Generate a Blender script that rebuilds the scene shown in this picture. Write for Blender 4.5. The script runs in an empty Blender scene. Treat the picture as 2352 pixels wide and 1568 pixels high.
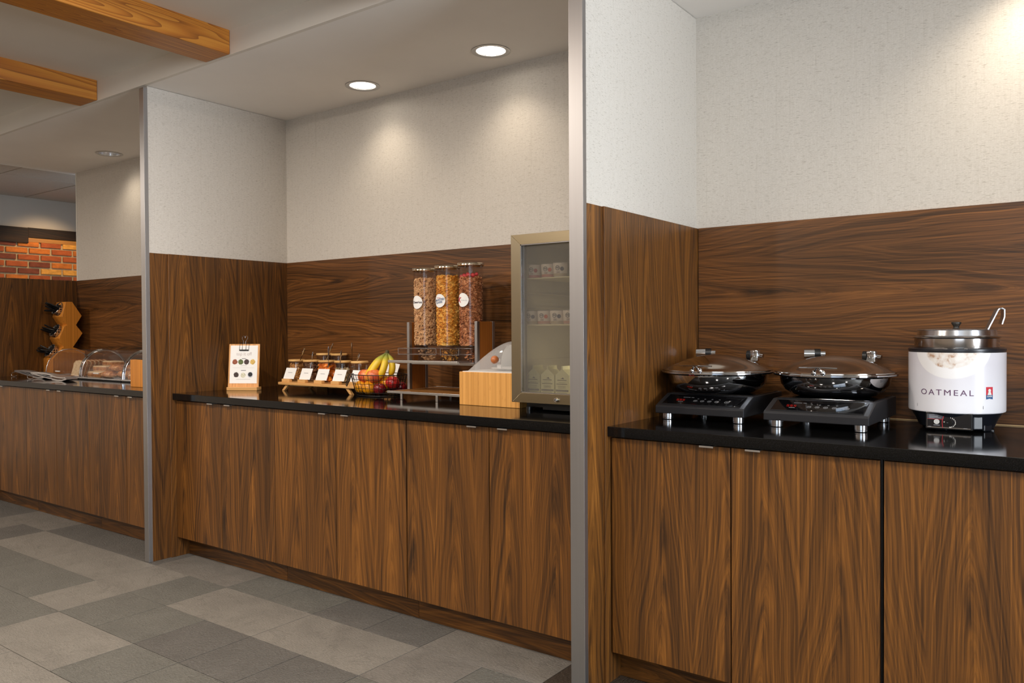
import bpy, bmesh, math, random
from mathutils import Vector, Matrix, noise as mnoise
PI = math.pi
S = bpy.context.scene
COL = S.collection
random.seed(7)

# ------------------------------------------------------------------ camera
H, YAW, PIT, ROL, F = 1.25656706, -36.3866528, -0.834887657, -0.332928282, 1846.95815
y_, t_, r_ = map(math.radians, (YAW, PIT, ROL))
Fw = Vector((math.sin(y_)*math.cos(t_), math.cos(y_)*math.cos(t_), math.sin(t_)))
R0 = Vector((math.cos(y_), -math.sin(y_), 0)); U0 = R0.cross(Fw)
Rv = math.cos(r_)*R0 + math.sin(r_)*U0; Uv = -math.sin(r_)*R0 + math.cos(r_)*U0
cam_data = bpy.data.cameras.new('camera'); cam = bpy.data.objects.new('camera', cam_data); COL.objects.link(cam)
m = Matrix((Rv, Uv, -Fw)).transposed().to_4x4(); m.translation = Vector((0, 0, H)); cam.matrix_world = m
cam_data.sensor_width = 36.0; cam_data.lens = F*36.0/2352.0; cam_data.clip_start = 0.02
S.camera = cam

# ------------------------------------------------------------------ world, exposure
w = bpy.data.worlds.new('world'); S.world = w; w.use_nodes = True
w.node_tree.nodes['Background'].inputs[0].default_value = (0.62, 0.80, 1.0, 1)
w.node_tree.nodes['Background'].inputs[1].default_value = 1.5
S.view_settings.view_transform = 'Standard'; S.view_settings.look = 'None'
S.view_settings.gamma = 1.0; S.view_settings.use_curve_mapping = False
S.view_settings.exposure = 0.0
cy = S.cycles
cy.use_denoising = True; cy.max_bounces = 9; cy.diffuse_bounces = 4; cy.glossy_bounces = 5
cy.transmission_bounces = 6; cy.transparent_max_bounces = 16; cy.caustics_reflective = False; cy.caustics_refractive = False
cy.sample_clamp_indirect = 6.0; cy.sample_clamp_direct = 0.0

def light(name, kind, loc, energy, color, direction=(0, 0, -1), **kw):
    d = bpy.data.lights.new(name, kind); d.energy = energy; d.color = color
    for k, v in kw.items(): setattr(d, k, v)
    o = bpy.data.objects.new(name, d); COL.objects.link(o); o.location = loc
    o.rotation_euler = Vector(direction).to_track_quat('-Z', 'Y').to_euler()
    return o
WARM = (1.0, 0.89, 0.78); DAY = (0.88, 0.94, 1.0); NEUT = (1.0, 0.93, 0.84)
# daylight coming in through the windows of the right-hand wall and of the wall behind the camera
light('daylight_side', 'AREA', (3.32, 1.50, 1.55), 215, DAY, (-1, 0.10, 0.28), shape='RECTANGLE', size=1.5, size_y=1.8)
light('daylight_back', 'AREA', (1.5, -3.42, 1.6), 55, DAY, (-0.2, 1, 0.45), shape='RECTANGLE', size=2.6, size_y=1.8)
DOWN = [(-5.997, 3.075), (-5.15, 3.075), (-3.26, 3.066), (-2.369, 3.058), (-0.17, 3.06), (0.70, 3.06)]
DOWN_E = [8, 6, 9, 9, 26, 16]
for (x, y), e in zip(DOWN, DOWN_E):
    light('downlight_lamp', 'SPOT', (x, y, 2.585), e, (1.0, 0.86, 0.68), spot_size=math.radians(118), spot_blend=0.95, shadow_soft_size=0.045)
ROOM = [(-7.2, 0.6), (-4.0, 0.9), (-4.0, -1.2), (-2.75, 1.1), (-2.75, -1.2), (-1.4, 0.9), (-0.2, 0.4), (1.3, 0.6), (0.2, -1.6), (-7.2, -1.4)]
for x, y in ROOM:
    light('room_lamp', 'AREA', (x, y, 2.66), 48 if x < -6 else 34 if x < -1.5 else 22, WARM if x < -1 else NEUT, shape='DISK', size=0.16)
light('passage_lamp', 'SPOT', (-8.05, 3.75, 2.56), 22, (1.0, 0.72, 0.42), (-0.38, -0.02, -0.6), spot_size=math.radians(95), spot_blend=0.8, shadow_soft_size=0.05)

# ------------------------------------------------------------------ mesh helpers
def new(): return bmesh.new()
def box(bm, x0, x1, y0, y1, z0, z1, bev=0.0, mat=None):
    vs = [bm.verts.new((x, y, z)) for x in (x0, x1) for y in (y0, y1) for z in (z0, z1)]
    idx = ((0, 1, 3, 2), (4, 6, 7, 5), (0, 4, 5, 1), (2, 3, 7, 6), (0, 2, 6, 4), (1, 5, 7, 3))
    fs = [bm.faces.new([vs[i] for i in f]) for f in idx]
    if bev > 0:
        es = list({e for f in fs for e in f.edges})
        bmesh.ops.bevel(bm, geom=es, offset=bev, segments=2, affect='EDGES', profile=0.5)
    return vs
def tf(bm, M):
    bmesh.ops.transform(bm, matrix=M, verts=bm.verts); return bm
def prism(bm, poly, axis, a, b, bev=0.0):
    """poly: 2-D points in the two other axes (in order), extruded from a to b along axis"""
    def P(u, v, w_): return {'x': (w_, u, v), 'y': (u, w_, v), 'z': (u, v, w_)}[axis]
    A = [bm.verts.new(P(u, v, a)) for u, v in poly]; B = [bm.verts.new(P(u, v, b)) for u, v in poly]
    fs = [bm.faces.new(A[::-1]), bm.faces.new(B)]
    n = len(poly)
    for i in range(n): fs.append(bm.faces.new((A[i], A[(i+1) % n], B[(i+1) % n], B[i])))
    bmesh.ops.recalc_face_normals(bm, faces=fs)
    if bev > 0:
        es = list({e for f in fs for e in f.edges})
        bmesh.ops.bevel(bm, geom=es, offset=bev, segments=2, affect='EDGES', profile=0.5)
def lathe(bm, prof, seg=32, cx=0, cy=0, cz=0, a0=0.0, a1=2*PI, M=None, sx=1, sy=1):
    full = abs(a1-a0-2*PI) < 1e-6
    n = seg if full else seg+1
    rings = []
    for r, z in prof:
        if r < 1e-6:
            rings.append([bm.verts.new((cx, cy, cz+z))])
        else:
            rings.append([bm.verts.new((cx+r*sx*math.cos(a0+(a1-a0)*i/seg), cy+r*sy*math.sin(a0+(a1-a0)*i/seg), cz+z)) for i in range(n)])
    allv = [v for rg in rings for v in rg]
    for p, q in zip(rings, rings[1:]):
        for i in range(n if full else n-1):
            j = (i+1) % n
            if len(p) == 1 and len(q) == 1: continue
            if len(p) == 1: bm.faces.new((p[0], q[j], q[i]))
            elif len(q) == 1: bm.faces.new((p[i], p[j], q[0]))
            else: bm.faces.new((p[i], p[j], q[j], q[i]))
    if M is not None: bmesh.ops.transform(bm, matrix=M, verts=allv)
    return allv
def tube(bm, pts, rad, seg=8, closed=False, cap=True, flat=1.0):
    pts = [Vector(p) for p in pts]; n = len(pts)
    rs = rad if isinstance(rad, (list, tuple)) else [rad]*n
    rings = []; ref = None
    for i, p in enumerate(pts):
        a = pts[(i-1) % n] if (closed or i > 0) else p
        b = pts[(i+1) % n] if (closed or i < n-1) else p
        d = (b-a)
        if d.length < 1e-9: d = Vector((0, 0, 1))
        d.normalize()
        if ref is None:
            ref = Vector((0, 0, 1)) if abs(d.z) < 0.9 else Vector((1, 0, 0))
        u = d.cross(ref)
        if u.length < 1e-6: u = d.orthogonal()
        u.normalize(); v = u.cross(d).normalized(); ref = v
        rings.append([bm.verts.new(p+rs[i]*(math.cos(2*PI*k/seg)*u+flat*math.sin(2*PI*k/seg)*v)) for k in range(seg)])
    for i in range(n if closed else n-1):
        p, q = rings[i], rings[(i+1) % n]
        for k in range(seg): bm.faces.new((p[k], p[(k+1) % seg], q[(k+1) % seg], q[k]))
    if cap and not closed:
        bm.faces.new(rings[0][::-1]); bm.faces.new(rings[-1])
def ball(bm, c, r, seg=20, rings=12, sx=1, sy=1, sz=1, M=None):
    prof = [(r*math.sin(PI*i/rings), -r*math.cos(PI*i/rings)*sz) for i in range(rings+1)]
    prof[0] = (0, prof[0][1]); prof[-1] = (0, prof[-1][1])
    return lathe(bm, prof, seg, c[0], c[1], c[2], sx=sx, sy=sy, M=M)
def cyl(bm, c, r, h, seg=24, bev=0.0):
    if bev > 0: prof = [(0, 0), (r-bev, 0), (r, bev), (r, h-bev), (r-bev, h), (0, h)]
    else: prof = [(0, 0), (r, 0), (r, h), (0, h)]
    return lathe(bm, prof, seg, *c)
def rod(bm, a, b, r, seg=16, r2=None):
    a = Vector(a); b = Vector(b); L = (b-a).length
    M = Matrix.Translation(a) @ (b-a).to_track_quat('Z', 'Y').to_matrix().to_4x4()
    r2 = r if r2 is None else r2
    lathe(bm, [(0, 0), (r, 0), (r2, L), (0, L)], seg, M=M)
def obj(name, bm, mat, parent=None, smooth=False, loc=None, **props):
    bmesh.ops.recalc_face_normals(bm, faces=bm.faces)
    me = bpy.data.meshes.new(name); bm.to_mesh(me); bm.free()
    if smooth:
        me.polygons.foreach_set('use_smooth', [True]*len(me.polygons))
        try: me.set_sharp_from_angle(angle=math.radians(35))
        except Exception: pass
    for mt in (mat if isinstance(mat, (list, tuple)) else [mat]): me.materials.append(mt)
    o = bpy.data.objects.new(name, me); COL.objects.link(o)
    if parent: o.parent = parent
    if loc: o.location = loc
    for k, v in props.items(): o[k] = v
    return o
def thing(name, label, cat, loc=(0, 0, 0), rz=0.0, group=None):
    o = bpy.data.objects.new(name, None); COL.objects.link(o); o.empty_display_size = 0.05
    o.location = loc; o.rotation_euler = (0, 0, rz); o['label'] = label; o['category'] = cat
    if group: o['group'] = group
    return o
def tag(o, label, cat, group=None, kind=None):
    o['label'] = label; o['category'] = cat
    if group: o['group'] = group
    if kind: o['kind'] = kind
    return o
def struct(name, bm, mat, label=None):
    o = obj(name, bm, mat); o['kind'] = 'structure'
    if label: o['label'] = label
    return o
def copy_tree(o, parent=None):
    c = o.copy(); COL.objects.link(c)
    if parent: c.parent = parent
    for ch in list(o.children): copy_tree(ch, c)
    return c
def text_bm(s, size, fn=None, bold=0.0, align='CENTER', spacing=1.0):
    cu = bpy.data.curves.new('t', 'FONT'); cu.body = s; cu.size = size; cu.align_x = align; cu.align_y = 'CENTER'
    cu.offset = bold; cu.space_character = spacing; cu.resolution_u = 3
    o = bpy.data.objects.new('t', cu); COL.objects.link(o)
    me = bpy.data.meshes.new_from_object(o.evaluated_get(bpy.context.evaluated_depsgraph_get()))
    bpy.data.objects.remove(o); bpy.data.curves.remove(cu)
    bm = new(); bm.from_mesh(me); bpy.data.meshes.remove(me)
    if fn:
        for v in bm.verts: v.co = Vector(fn(v.co.x, v.co.y))
    return bm

# ------------------------------------------------------------------ material helpers
def srgb(r, g, b):
    f = lambda c: (c/255/12.92) if c/255 <= 0.04045 else ((c/255+0.055)/1.055)**2.4
    return (f(r), f(g), f(b), 1)
class NT:
    def __init__(s, name):
        s.m = bpy.data.materials.new(name); s.m.use_nodes = True; s.t = s.m.node_tree
        s.b = s.t.nodes['Principled BSDF']; s.out = s.t.nodes['Material Output']
    def n(s, typ, **kw):
        nd = s.t.nodes.new(typ)
        for k, v in kw.items():
            if k.startswith('i_'):
                key = k[2:]; key = int(key) if key.isdigit() else key.replace('_', ' ')
                if hasattr(v, 'is_output') or isinstance(v, bpy.types.NodeSocket): s.t.links.new(v, nd.inputs[key])
                else: nd.inputs[key].default_value = v
            else: setattr(nd, k, v)
        return nd
    def link(s, a, b): s.t.links.new(a, b)
    def math(s, op, a, b=0.0, c=0.0, clamp=False):
        nd = s.t.nodes.new('ShaderNodeMath'); nd.operation = op; nd.use_clamp = clamp
        for i, v in enumerate((a, b, c)):
            if isinstance(v, bpy.types.NodeSocket): s.t.links.new(v, nd.inputs[i])
            else: nd.inputs[i].default_value = v
        return nd.outputs[0]
    def ramp(s, fac, stops, interp='LINEAR'):
        nd = s.t.nodes.new('ShaderNodeValToRGB'); nd.color_ramp.interpolation = interp
        e = nd.color_ramp.elements
        while len(e) < len(stops): e.new(0.5)
        for el, (p, c) in zip(e, stops): el.position = p; el.color = c
        s.t.links.new(fac, nd.inputs[0]); return nd.outputs[0]
    def mix(s, fac, a, b, mode='MIX'):
        nd = s.t.nodes.new('ShaderNodeMix'); nd.data_type = 'RGBA'; nd.blend_type = mode
        for sock, v in ((nd.inputs[0], fac), (nd.inputs[6], a), (nd.inputs[7], b)):
            if isinstance(v, bpy.types.NodeSocket): s.t.links.new(v, sock)
            else: sock.default_value = v
        return nd.outputs[2]
    def coord(s, scale=(1, 1, 1), rnd=0.0, which='Object', rot=(0, 0, 0)):
        tc = s.t.nodes.new('ShaderNodeTexCoord').outputs[which]
        if rnd:
            oi = s.t.nodes.new('ShaderNodeObjectInfo').outputs['Random']
            cb = s.t.nodes.new('ShaderNodeCombineXYZ')
            s.link(s.math('MULTIPLY', oi, rnd), cb.inputs[0]); s.link(s.math('MULTIPLY', oi, rnd*1.7), cb.inputs[1]); s.link(s.math('MULTIPLY', oi, rnd*0.6), cb.inputs[2])
            va = s.t.nodes.new('ShaderNodeVectorMath'); va.operation = 'ADD'; s.link(tc, va.inputs[0]); s.link(cb.outputs[0], va.inputs[1]); tc = va.outputs[0]
        mp = s.t.nodes.new('ShaderNodeMapping'); mp.inputs['Scale'].default_value = scale; mp.inputs['Rotation'].default_value = rot
        s.link(tc, mp.inputs[0]); return mp.outputs[0]
    def noise(s, vec, scale=1.0, detail=2.0, rough=0.5, dist=0.0):
        nd = s.t.nodes.new('ShaderNodeTexNoise'); s.link(vec, nd.inputs['Vector'])
        nd.inputs['Scale'].default_value = scale; nd.inputs['Detail'].default_value = detail
        nd.inputs['Roughness'].default_value = rough; nd.inputs['Distortion'].default_value = dist
        return nd.outputs[0]
    def bump(s, h, strength=0.2, dist=0.002):
        nd = s.t.nodes.new('ShaderNodeBump'); nd.inputs['Strength'].default_value = strength; nd.inputs['Distance'].default_value = dist
        s.link(h, nd.inputs['Height']); s.link(nd.outputs[0], s.b.inputs['Normal'])
    def set(s, **kw):
        for k, v in kw.items():
            key = {'col': 'Base Color', 'rough': 'Roughness', 'metal': 'Metallic', 'spec': 'Specular IOR Level', 'coat': 'Coat Weight',
                   'coatr': 'Coat Roughness', 'em': 'Emission Color', 'ems': 'Emission Strength', 'sss': 'Subsurface Weight', 'trans': 'Transmission Weight', 'ior': 'IOR', 'aniso': 'Anisotropic', 'alpha': 'Alpha'}[k]
            if isinstance(v, bpy.types.NodeSocket): s.link(v, s.b.inputs[key])
            else: s.b.inputs[key].default_value = v
        return s
def plain(name, rgb, rough=0.5, metal=0.0, var=0.06, vscale=8.0, bump=0.0, **kw):
    """simple material with a little procedural variation"""
    n = NT(name); c = srgb(*rgb)
    f = n.noise(n.coord((vscale,)*3), 1.0, 3)
    lo = tuple(max(0, v*(1-var)) for v in c[:3])+(1,); hi = tuple(min(1, v*(1+var)) for v in c[:3])+(1,)
    n.set(col=n.ramp(f, [(0.3, lo), (0.7, hi)]), rough=rough, metal=metal, **kw)
    if bump: n.bump(n.noise(n.coord((vscale*12,)*3), 1.0, 2), bump)
    return n.m

def walnut(name, along, tone=1.0, rough=0.34, pitch=0.225, k1=15.0, warp=1.0, redder=0.0):
    """flat-sawn walnut veneer: columns of nested arches (cathedrals) with straight fine grain between; along = grain axis"""
    n = NT(name); ax = {'x': 0, 'y': 1, 'z': 2}[along]
    def sc(al, ac): return tuple(al if i == ax else ac for i in range(3))
    M_ = n.math
    sp = n.t.nodes.new('ShaderNodeSeparateXYZ'); n.link(n.coord((1, 1, 1), rnd=23.0), sp.inputs[0])
    al = sp.outputs[ax]; o_ = [sp.outputs[i] for i in range(3) if i != ax]; ac = M_('ADD', o_[0], o_[1])
    drift = n.noise(n.coord(sc(0.9, 1.2), rnd=23.0), 1.0, 2.0)
    ac2 = M_('ADD', ac, M_('MULTIPLY', M_('SUBTRACT', drift, 0.5), 0.16*warp))
    u = M_('SUBTRACT', M_('PINGPONG', ac2, pitch/2), 0.0)
    wz = n.noise(n.coord(sc(2.2, 6.0), rnd=23.0), 1.0, 2.0, 0.5)
    wf = n.noise(n.coord(sc(4.0, 46.0), rnd=23.0), 1.0, 2.0, 0.5)
    g = M_('SQRT', M_('ADD', M_('MULTIPLY', u, u), 0.00016))
    f = M_('ADD', M_('MULTIPLY', al, k1), M_('MULTIPLY', g, 145.0))
    f = M_('ADD', f, M_('MULTIPLY', wz, 4.6*warp)); f = M_('ADD', f, M_('MULTIPLY', wf, 1.0))
    cb = n.t.nodes.new('ShaderNodeCombineXYZ'); n.link(f, cb.inputs[0]); n.link(M_('MULTIPLY', al, 0.7), cb.inputs[1]); n.link(M_('FLOOR', M_('DIVIDE', ac2, pitch)), cb.inputs[2])
    lines = n.noise(cb.outputs[0], 0.62, 4.0, 0.7)
    cen = M_('MULTIPLY', M_('SUBTRACT', 1.0, M_('DIVIDE', g, 0.045), clamp=True), M_('SUBTRACT', n.noise(n.coord(sc(5.0, 12.0), rnd=23.0), 1.0, 2.0), 0.47))
    streak = n.noise(n.coord(sc(1.2, 210.0), rnd=23.0), 1.0, 2.0, 0.6)
    broad = n.noise(n.coord(sc(0.7, 8.0), rnd=23.0), 1.0, 2.0, 0.5)
    pores = n.noise(n.coord(sc(14.0, 640.0), rnd=11.0), 1.0, 1.0)
    v = M_('ADD', M_('MULTIPLY', lines, 0.58), M_('MULTIPLY', streak, 0.36))
    v = M_('ADD', v, M_('MULTIPLY', broad, 0.20)); v = M_('ADD', v, M_('MULTIPLY', cen, 0.55)); v = M_('SUBTRACT', v, 0.075)
    def C(r, g_, b): return tuple(x*tone for x in srgb(r, g_, b)[:3])+(1,)
    col = n.ramp(v, [(0.32, C(42, 27, 15)), (0.43, C(76, 48, 22)), (0.54, C(108, 68, 28+redder*5)), (0.66, C(138, 89, 37+redder*6)), (0.78, C(160, 106, 50))])
    pm = M_('GREATER_THAN', pores, 0.66)
    col = n.mix(M_('MULTIPLY', pm, 0.22), col, C(40, 24, 14))
    n.set(col=col, rough=M_('ADD', M_('MULTIPLY', streak, 0.12), rough-0.05), spec=0.4)
    n.bump(M_('SUBTRACT', streak, M_('MULTIPLY', pm, 0.4)), 0.05, 0.0006)
    return n.m
W_Z = walnut('walnut_vertical_grain', 'z')
W_X = walnut('walnut_horizontal_grain', 'x', redder=1.0, pitch=0.31, k1=14.0, warp=1.2)
W_KICK = walnut('walnut_toe_kick', 'x', tone=0.9, pitch=0.12)

def bamboo(name, along='z', tone=(222, 164, 88), rough=0.4, strips=55.0):
    n = NT(name); ax = {'x': 0, 'y': 1, 'z': 2}[along]
    def sc(al, ac): return tuple(al if i == ax else ac for i in range(3))
    v = n.noise(n.coord(sc(1.2, strips*2), rnd=5.0), 1.0, 2.0)
    d = n.noise(n.coord(sc(18, 160.0), rnd=5.0), 1.0, 2.0)
    c = srgb(*tone)
    lo = (c[0]*0.78, c[1]*0.70, c[2]*0.60, 1); hi = (min(1, c[0]*1.12), min(1, c[1]*1.1), c[2]*1.1, 1)
    col = n.ramp(v, [(0.3, lo), (0.7, hi)])
    col = n.mix(n.math('MULTIPLY', n.math('GREATER_THAN', d, 0.68), 0.4), col, (c[0]*0.6, c[1]*0.45, c[2]*0.35, 1))
    n.set(col=col, rough=rough); return n.m
BAM_Z = bamboo('bamboo_vertical', 'z'); BAM_X = bamboo('bamboo_horizontal', 'x', (226, 178, 110))
BAM_D = bamboo('bamboo_dark', 'z', (166, 100, 40)); BAM_Y = bamboo('bamboo_slat', 'y', (170, 118, 62))
BAM_O = bamboo('bamboo_orange', 'z', (214, 140, 52))
BEECH = bamboo('beech_wood', 'x', (226, 176, 112), strips=20)

def wallpaper():
    n = NT('woven_wallpaper')
    a = n.noise(n.coord((48, 48, 360)), 1.0, 3.0, 0.6); a2 = n.noise(n.coord((150, 150, 620)), 1.0, 2.0)
    b = n.noise(n.coord((420, 420, 26)), 1.0, 2.0); vl = n.noise(n.coord((95, 95, 0.7)), 1.0, 0.0)
    dash = n.math('MULTIPLY', n.math('SUBTRACT', 0.42, a, clamp=True), 2.8)
    vline = n.math('MULTIPLY', n.math('LESS_THAN', n.math('ABSOLUTE', n.math('SUBTRACT', vl, 0.5)), 0.010), 0.045)
    s = n.math('ADD', n.math('ADD', n.math('MULTIPLY', a2, 0.35), n.math('MULTIPLY', b, 0.12)), 0.315)
    s = n.math('SUBTRACT', n.math('SUBTRACT', s, dash), vline)
    col = n.ramp(s, [(0.25, srgb(180, 172, 161)), (0.5, srgb(204, 197, 187)), (0.66, srgb(220, 214, 205))])
    n.set(col=col, rough=0.55, spec=0.3); n.bump(s, 0.3, 0.001); return n.m
PAPER = wallpaper()
PAINT = plain('ceiling_paint', (244, 240, 235), 0.75, var=0.02, vscale=3, bump=0.03)
PAINT2 = plain('upper_ceiling_paint', (226, 220, 210), 0.8, var=0.02, vscale=3)
PAINT3 = plain('far_wall_paint', (196, 184, 170), 0.8, var=0.02, vscale=3)
ACOU = plain('acoustic_tile', (196, 184, 170), 0.9, var=0.05, vscale=60, bump=0.1)
ROOMWALL = plain('room_wall_paint', (172, 160, 146), 0.8, var=0.03)

def brushed(name, rgb, rough=0.3, along='z', amt=0.08):
    n = NT(name); ax = {'x': 0, 'y': 1, 'z': 2}[along]
    v = n.noise(n.coord(tuple(2 if i == ax else 900 for i in range(3))), 1.0, 2.0)
    c = srgb(*rgb)
    n.set(col=n.ramp(v, [(0.3, tuple(x*0.94 for x in c[:3])+(1,)), (0.7, c)]), metal=1.0,
          rough=n.math('ADD', n.math('MULTIPLY', v, amt), rough-amt/2)); return n.m
ALU = brushed('brushed_aluminium', (172, 170, 170), 0.42, 'z')
ALU_X = brushed('aluminium_rail', (214, 212, 210), 0.32, 'x')
STEEL = brushed('fridge_steel', (168, 156, 132), 0.3, 'z', 0.02)
CHROME = brushed('polished_steel', (205, 205, 208), 0.05, 'z', 0.02)
CHROME2 = brushed('satin_steel', (205, 205, 208), 0.2, 'z', 0.05)
SATIN = brushed('bright_satin_steel', (226, 226, 228), 0.38, 'x', 0.03); LIDM = brushed('lid_steel', (205, 198, 190), 0.1, 'z', 0.02)
def granite():
    n = NT('black_granite')
    a = n.noise(n.coord((620,)*3), 1.0, 1.0); b = n.noise(n.coord((150,)*3), 1.0, 2.0)
    f = n.math('MULTIPLY', n.math('GREATER_THAN', a, 0.62), b)
    n.set(col=n.ramp(f, [(0.0, srgb(8, 8, 8)), (0.6, srgb(30, 30, 32))]), rough=0.085, spec=0.36)
    return n.m
GRAN = granite()
BLACK = plain('black_plastic', (16, 16, 18), 0.35); BLACKM = plain('black_metal', (20, 18, 17), 0.4, metal=0.3)
CHAR = plain('charcoal_body', (44, 44, 47), 0.38, metal=0.4, var=0.03); DKGLASS = plain('dark_glass_panel', (9, 9, 11), 0.06)
NAVY = plain('kettle_base_plastic', (22, 25, 32), 0.3)
WHITE = plain('white_card', (244, 243, 240), 0.55, var=0.01); WHITEP = plain('white_plastic', (232, 230, 226), 0.35, var=0.01)
GREYINK = plain('grey_ink', (178, 176, 178), 0.6); DARKINK = plain('dark_ink', (62, 50, 62), 0.6); PINKINK = plain('muted_ink', (196, 182, 180), 0.6)
REDINK = plain('red_ink', (190, 40, 50), 0.6); BLUEINK = plain('blue_ink', (105, 120, 150), 0.6)
def lamp_mat():
    n = NT('lamp_glow'); n.set(col=(1, 0.95, 0.85, 1), em=(1.0, 0.93, 0.80, 1), ems=9.0); return n.m
LAMP = lamp_mat()
def thin(name, tint=(1, 1, 1), gloss=0.12, rough=0.03, edge=0.6, haze=0.0):
    """thin clear sheet: see-through with fresnel reflection"""
    n = NT(name); t = n.t; t.nodes.remove(n.b)
    tr = t.nodes.new('ShaderNodeBsdfTransparent'); tr.inputs[0].default_value = tuple(tint)+(1,)
    gl = t.nodes.new('ShaderNodeBsdfGlossy'); gl.inputs['Roughness'].default_value = rough; gl.inputs[0].default_value = (1, 1, 1, 1)
    lw = t.nodes.new('ShaderNodeLayerWeight'); lw.inputs[0].default_value = 0.35
    f = n.math('ADD', n.math('MULTIPLY', n.math('POWER', lw.outputs['Facing'], 2.5), edge), gloss*0.4, clamp=True)
    mx = t.nodes.new('ShaderNodeMixShader'); t.links.new(f, mx.inputs[0]); t.links.new(tr.outputs[0], mx.inputs[1]); t.links.new(gl.outputs[0], mx.inputs[2])
    if haze:
        df = t.nodes.new('ShaderNodeBsdfDiffuse'); df.inputs[0].default_value = (0.9, 0.89, 0.88, 1); m2 = t.nodes.new('ShaderNodeMixShader'); m2.inputs[0].default_value = haze
        t.links.new(mx.outputs[0], m2.inputs[1]); t.links.new(df.outputs[0], m2.inputs[2]); mx = m2
    t.links.new(mx.outputs[0], n.out.inputs[0]); return n.m
CLEAR = thin('clear_acrylic', (0.95, 0.94, 0.94), 0.03, 0.12, 0.25); JARG = thin('jar_glass', (0.92, 0.90, 0.88), 0.1)
SMOKE = thin('fridge_pane', (0.76, 0.75, 0.71), 0.12, 0.06, 0.25, 0.05); COVERG = thin('cover_acrylic', (0.92, 0.89, 0.87), 0.2, 0.06, 0.4, 0.015); FROST = thin('dome_acrylic', (0.92, 0.91, 0.90), 0.2, 0.06, 0.5, 0.22)  # fridge_pane haze: reflected light painted in as a faint pale diffuse layer
WINPANE = thin('window_pane', (0.9, 0.95, 1.0), 0.1)

def tile_mat(name, rgb, slate=0.0, rnd=50.0):
    n = NT(name); c = srgb(*rgb)
    a = n.noise(n.coord((5, 5, 5), rnd=rnd), 1.0, 5.0, 0.6, 0.8)
    b = n.noise(n.coord((70, 150, 70), rnd=rnd), 1.0, 4.0, 0.65)
    cr = n.noise(n.coord((2.2, 3.4, 2), rnd=rnd, rot=(0, 0, 0.5)), 1.0, 6.0, 0.65, 1.2)
    vein = n.math('LESS_THAN', n.math('ABSOLUTE', n.math('SUBTRACT', cr, 0.5)), 0.006)
    col = n.ramp(n.math('ADD', n.math('MULTIPLY', a, 0.5), n.math('MULTIPLY', b, 0.5)),
                 [(0.35, tuple(x*0.80 for x in c[:3])+(1,)), (0.65, tuple(x*1.12 for x in c[:3])+(1,))])
    col = n.mix(n.math('MULTIPLY', vein, 0.5*(1-slate)), col, tuple(x*0.6 for x in c[:3])+(1,))
    h = n.math('ADD', b, n.math('MULTIPLY', cr, 0.6)) if not slate else n.math('ADD', b, n.noise(n.coord((160, 40, 60), rnd=rnd), 1.0, 3.0))
    n.set(col=col, rough=0.5, spec=0.35); n.bump(h, 0.75+0.25*slate, 0.007); return n.m
TILE = {'L': tile_mat('tile_warm_light', (121, 116, 108)), 'M': tile_mat('tile_warm_mid', (113, 108, 101)), 'G': tile_mat('tile_slate', (103, 101, 94), 1.0),
        'D': tile_mat('tile_slate_dark', (95, 92, 87), 1.0), 'K': tile_mat('tile_dark_brown', (60, 50, 40), 1.0)}
GROUT = plain('grout', (52, 48, 44), 0.9)

# ------------------------------------------------------------------ dimensions
ZC, ZT, ZB, ZD, ZW = 2.590, 0.914, 0.8787, 0.1085, 1.687
YB, YC, YD, YK = 3.275, 2.476, 2.496, 2.567
XL0, XL1 = -6.94, -4.262      # left bay
XM0, XM1 = -4.184, -1.473     # middle bay
XR0, XR1 = -1.420, 1.30       # right bay
YCAP, YWALL, YPAN = 2.334, 2.356, 2.462
ZU = 2.705

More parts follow.
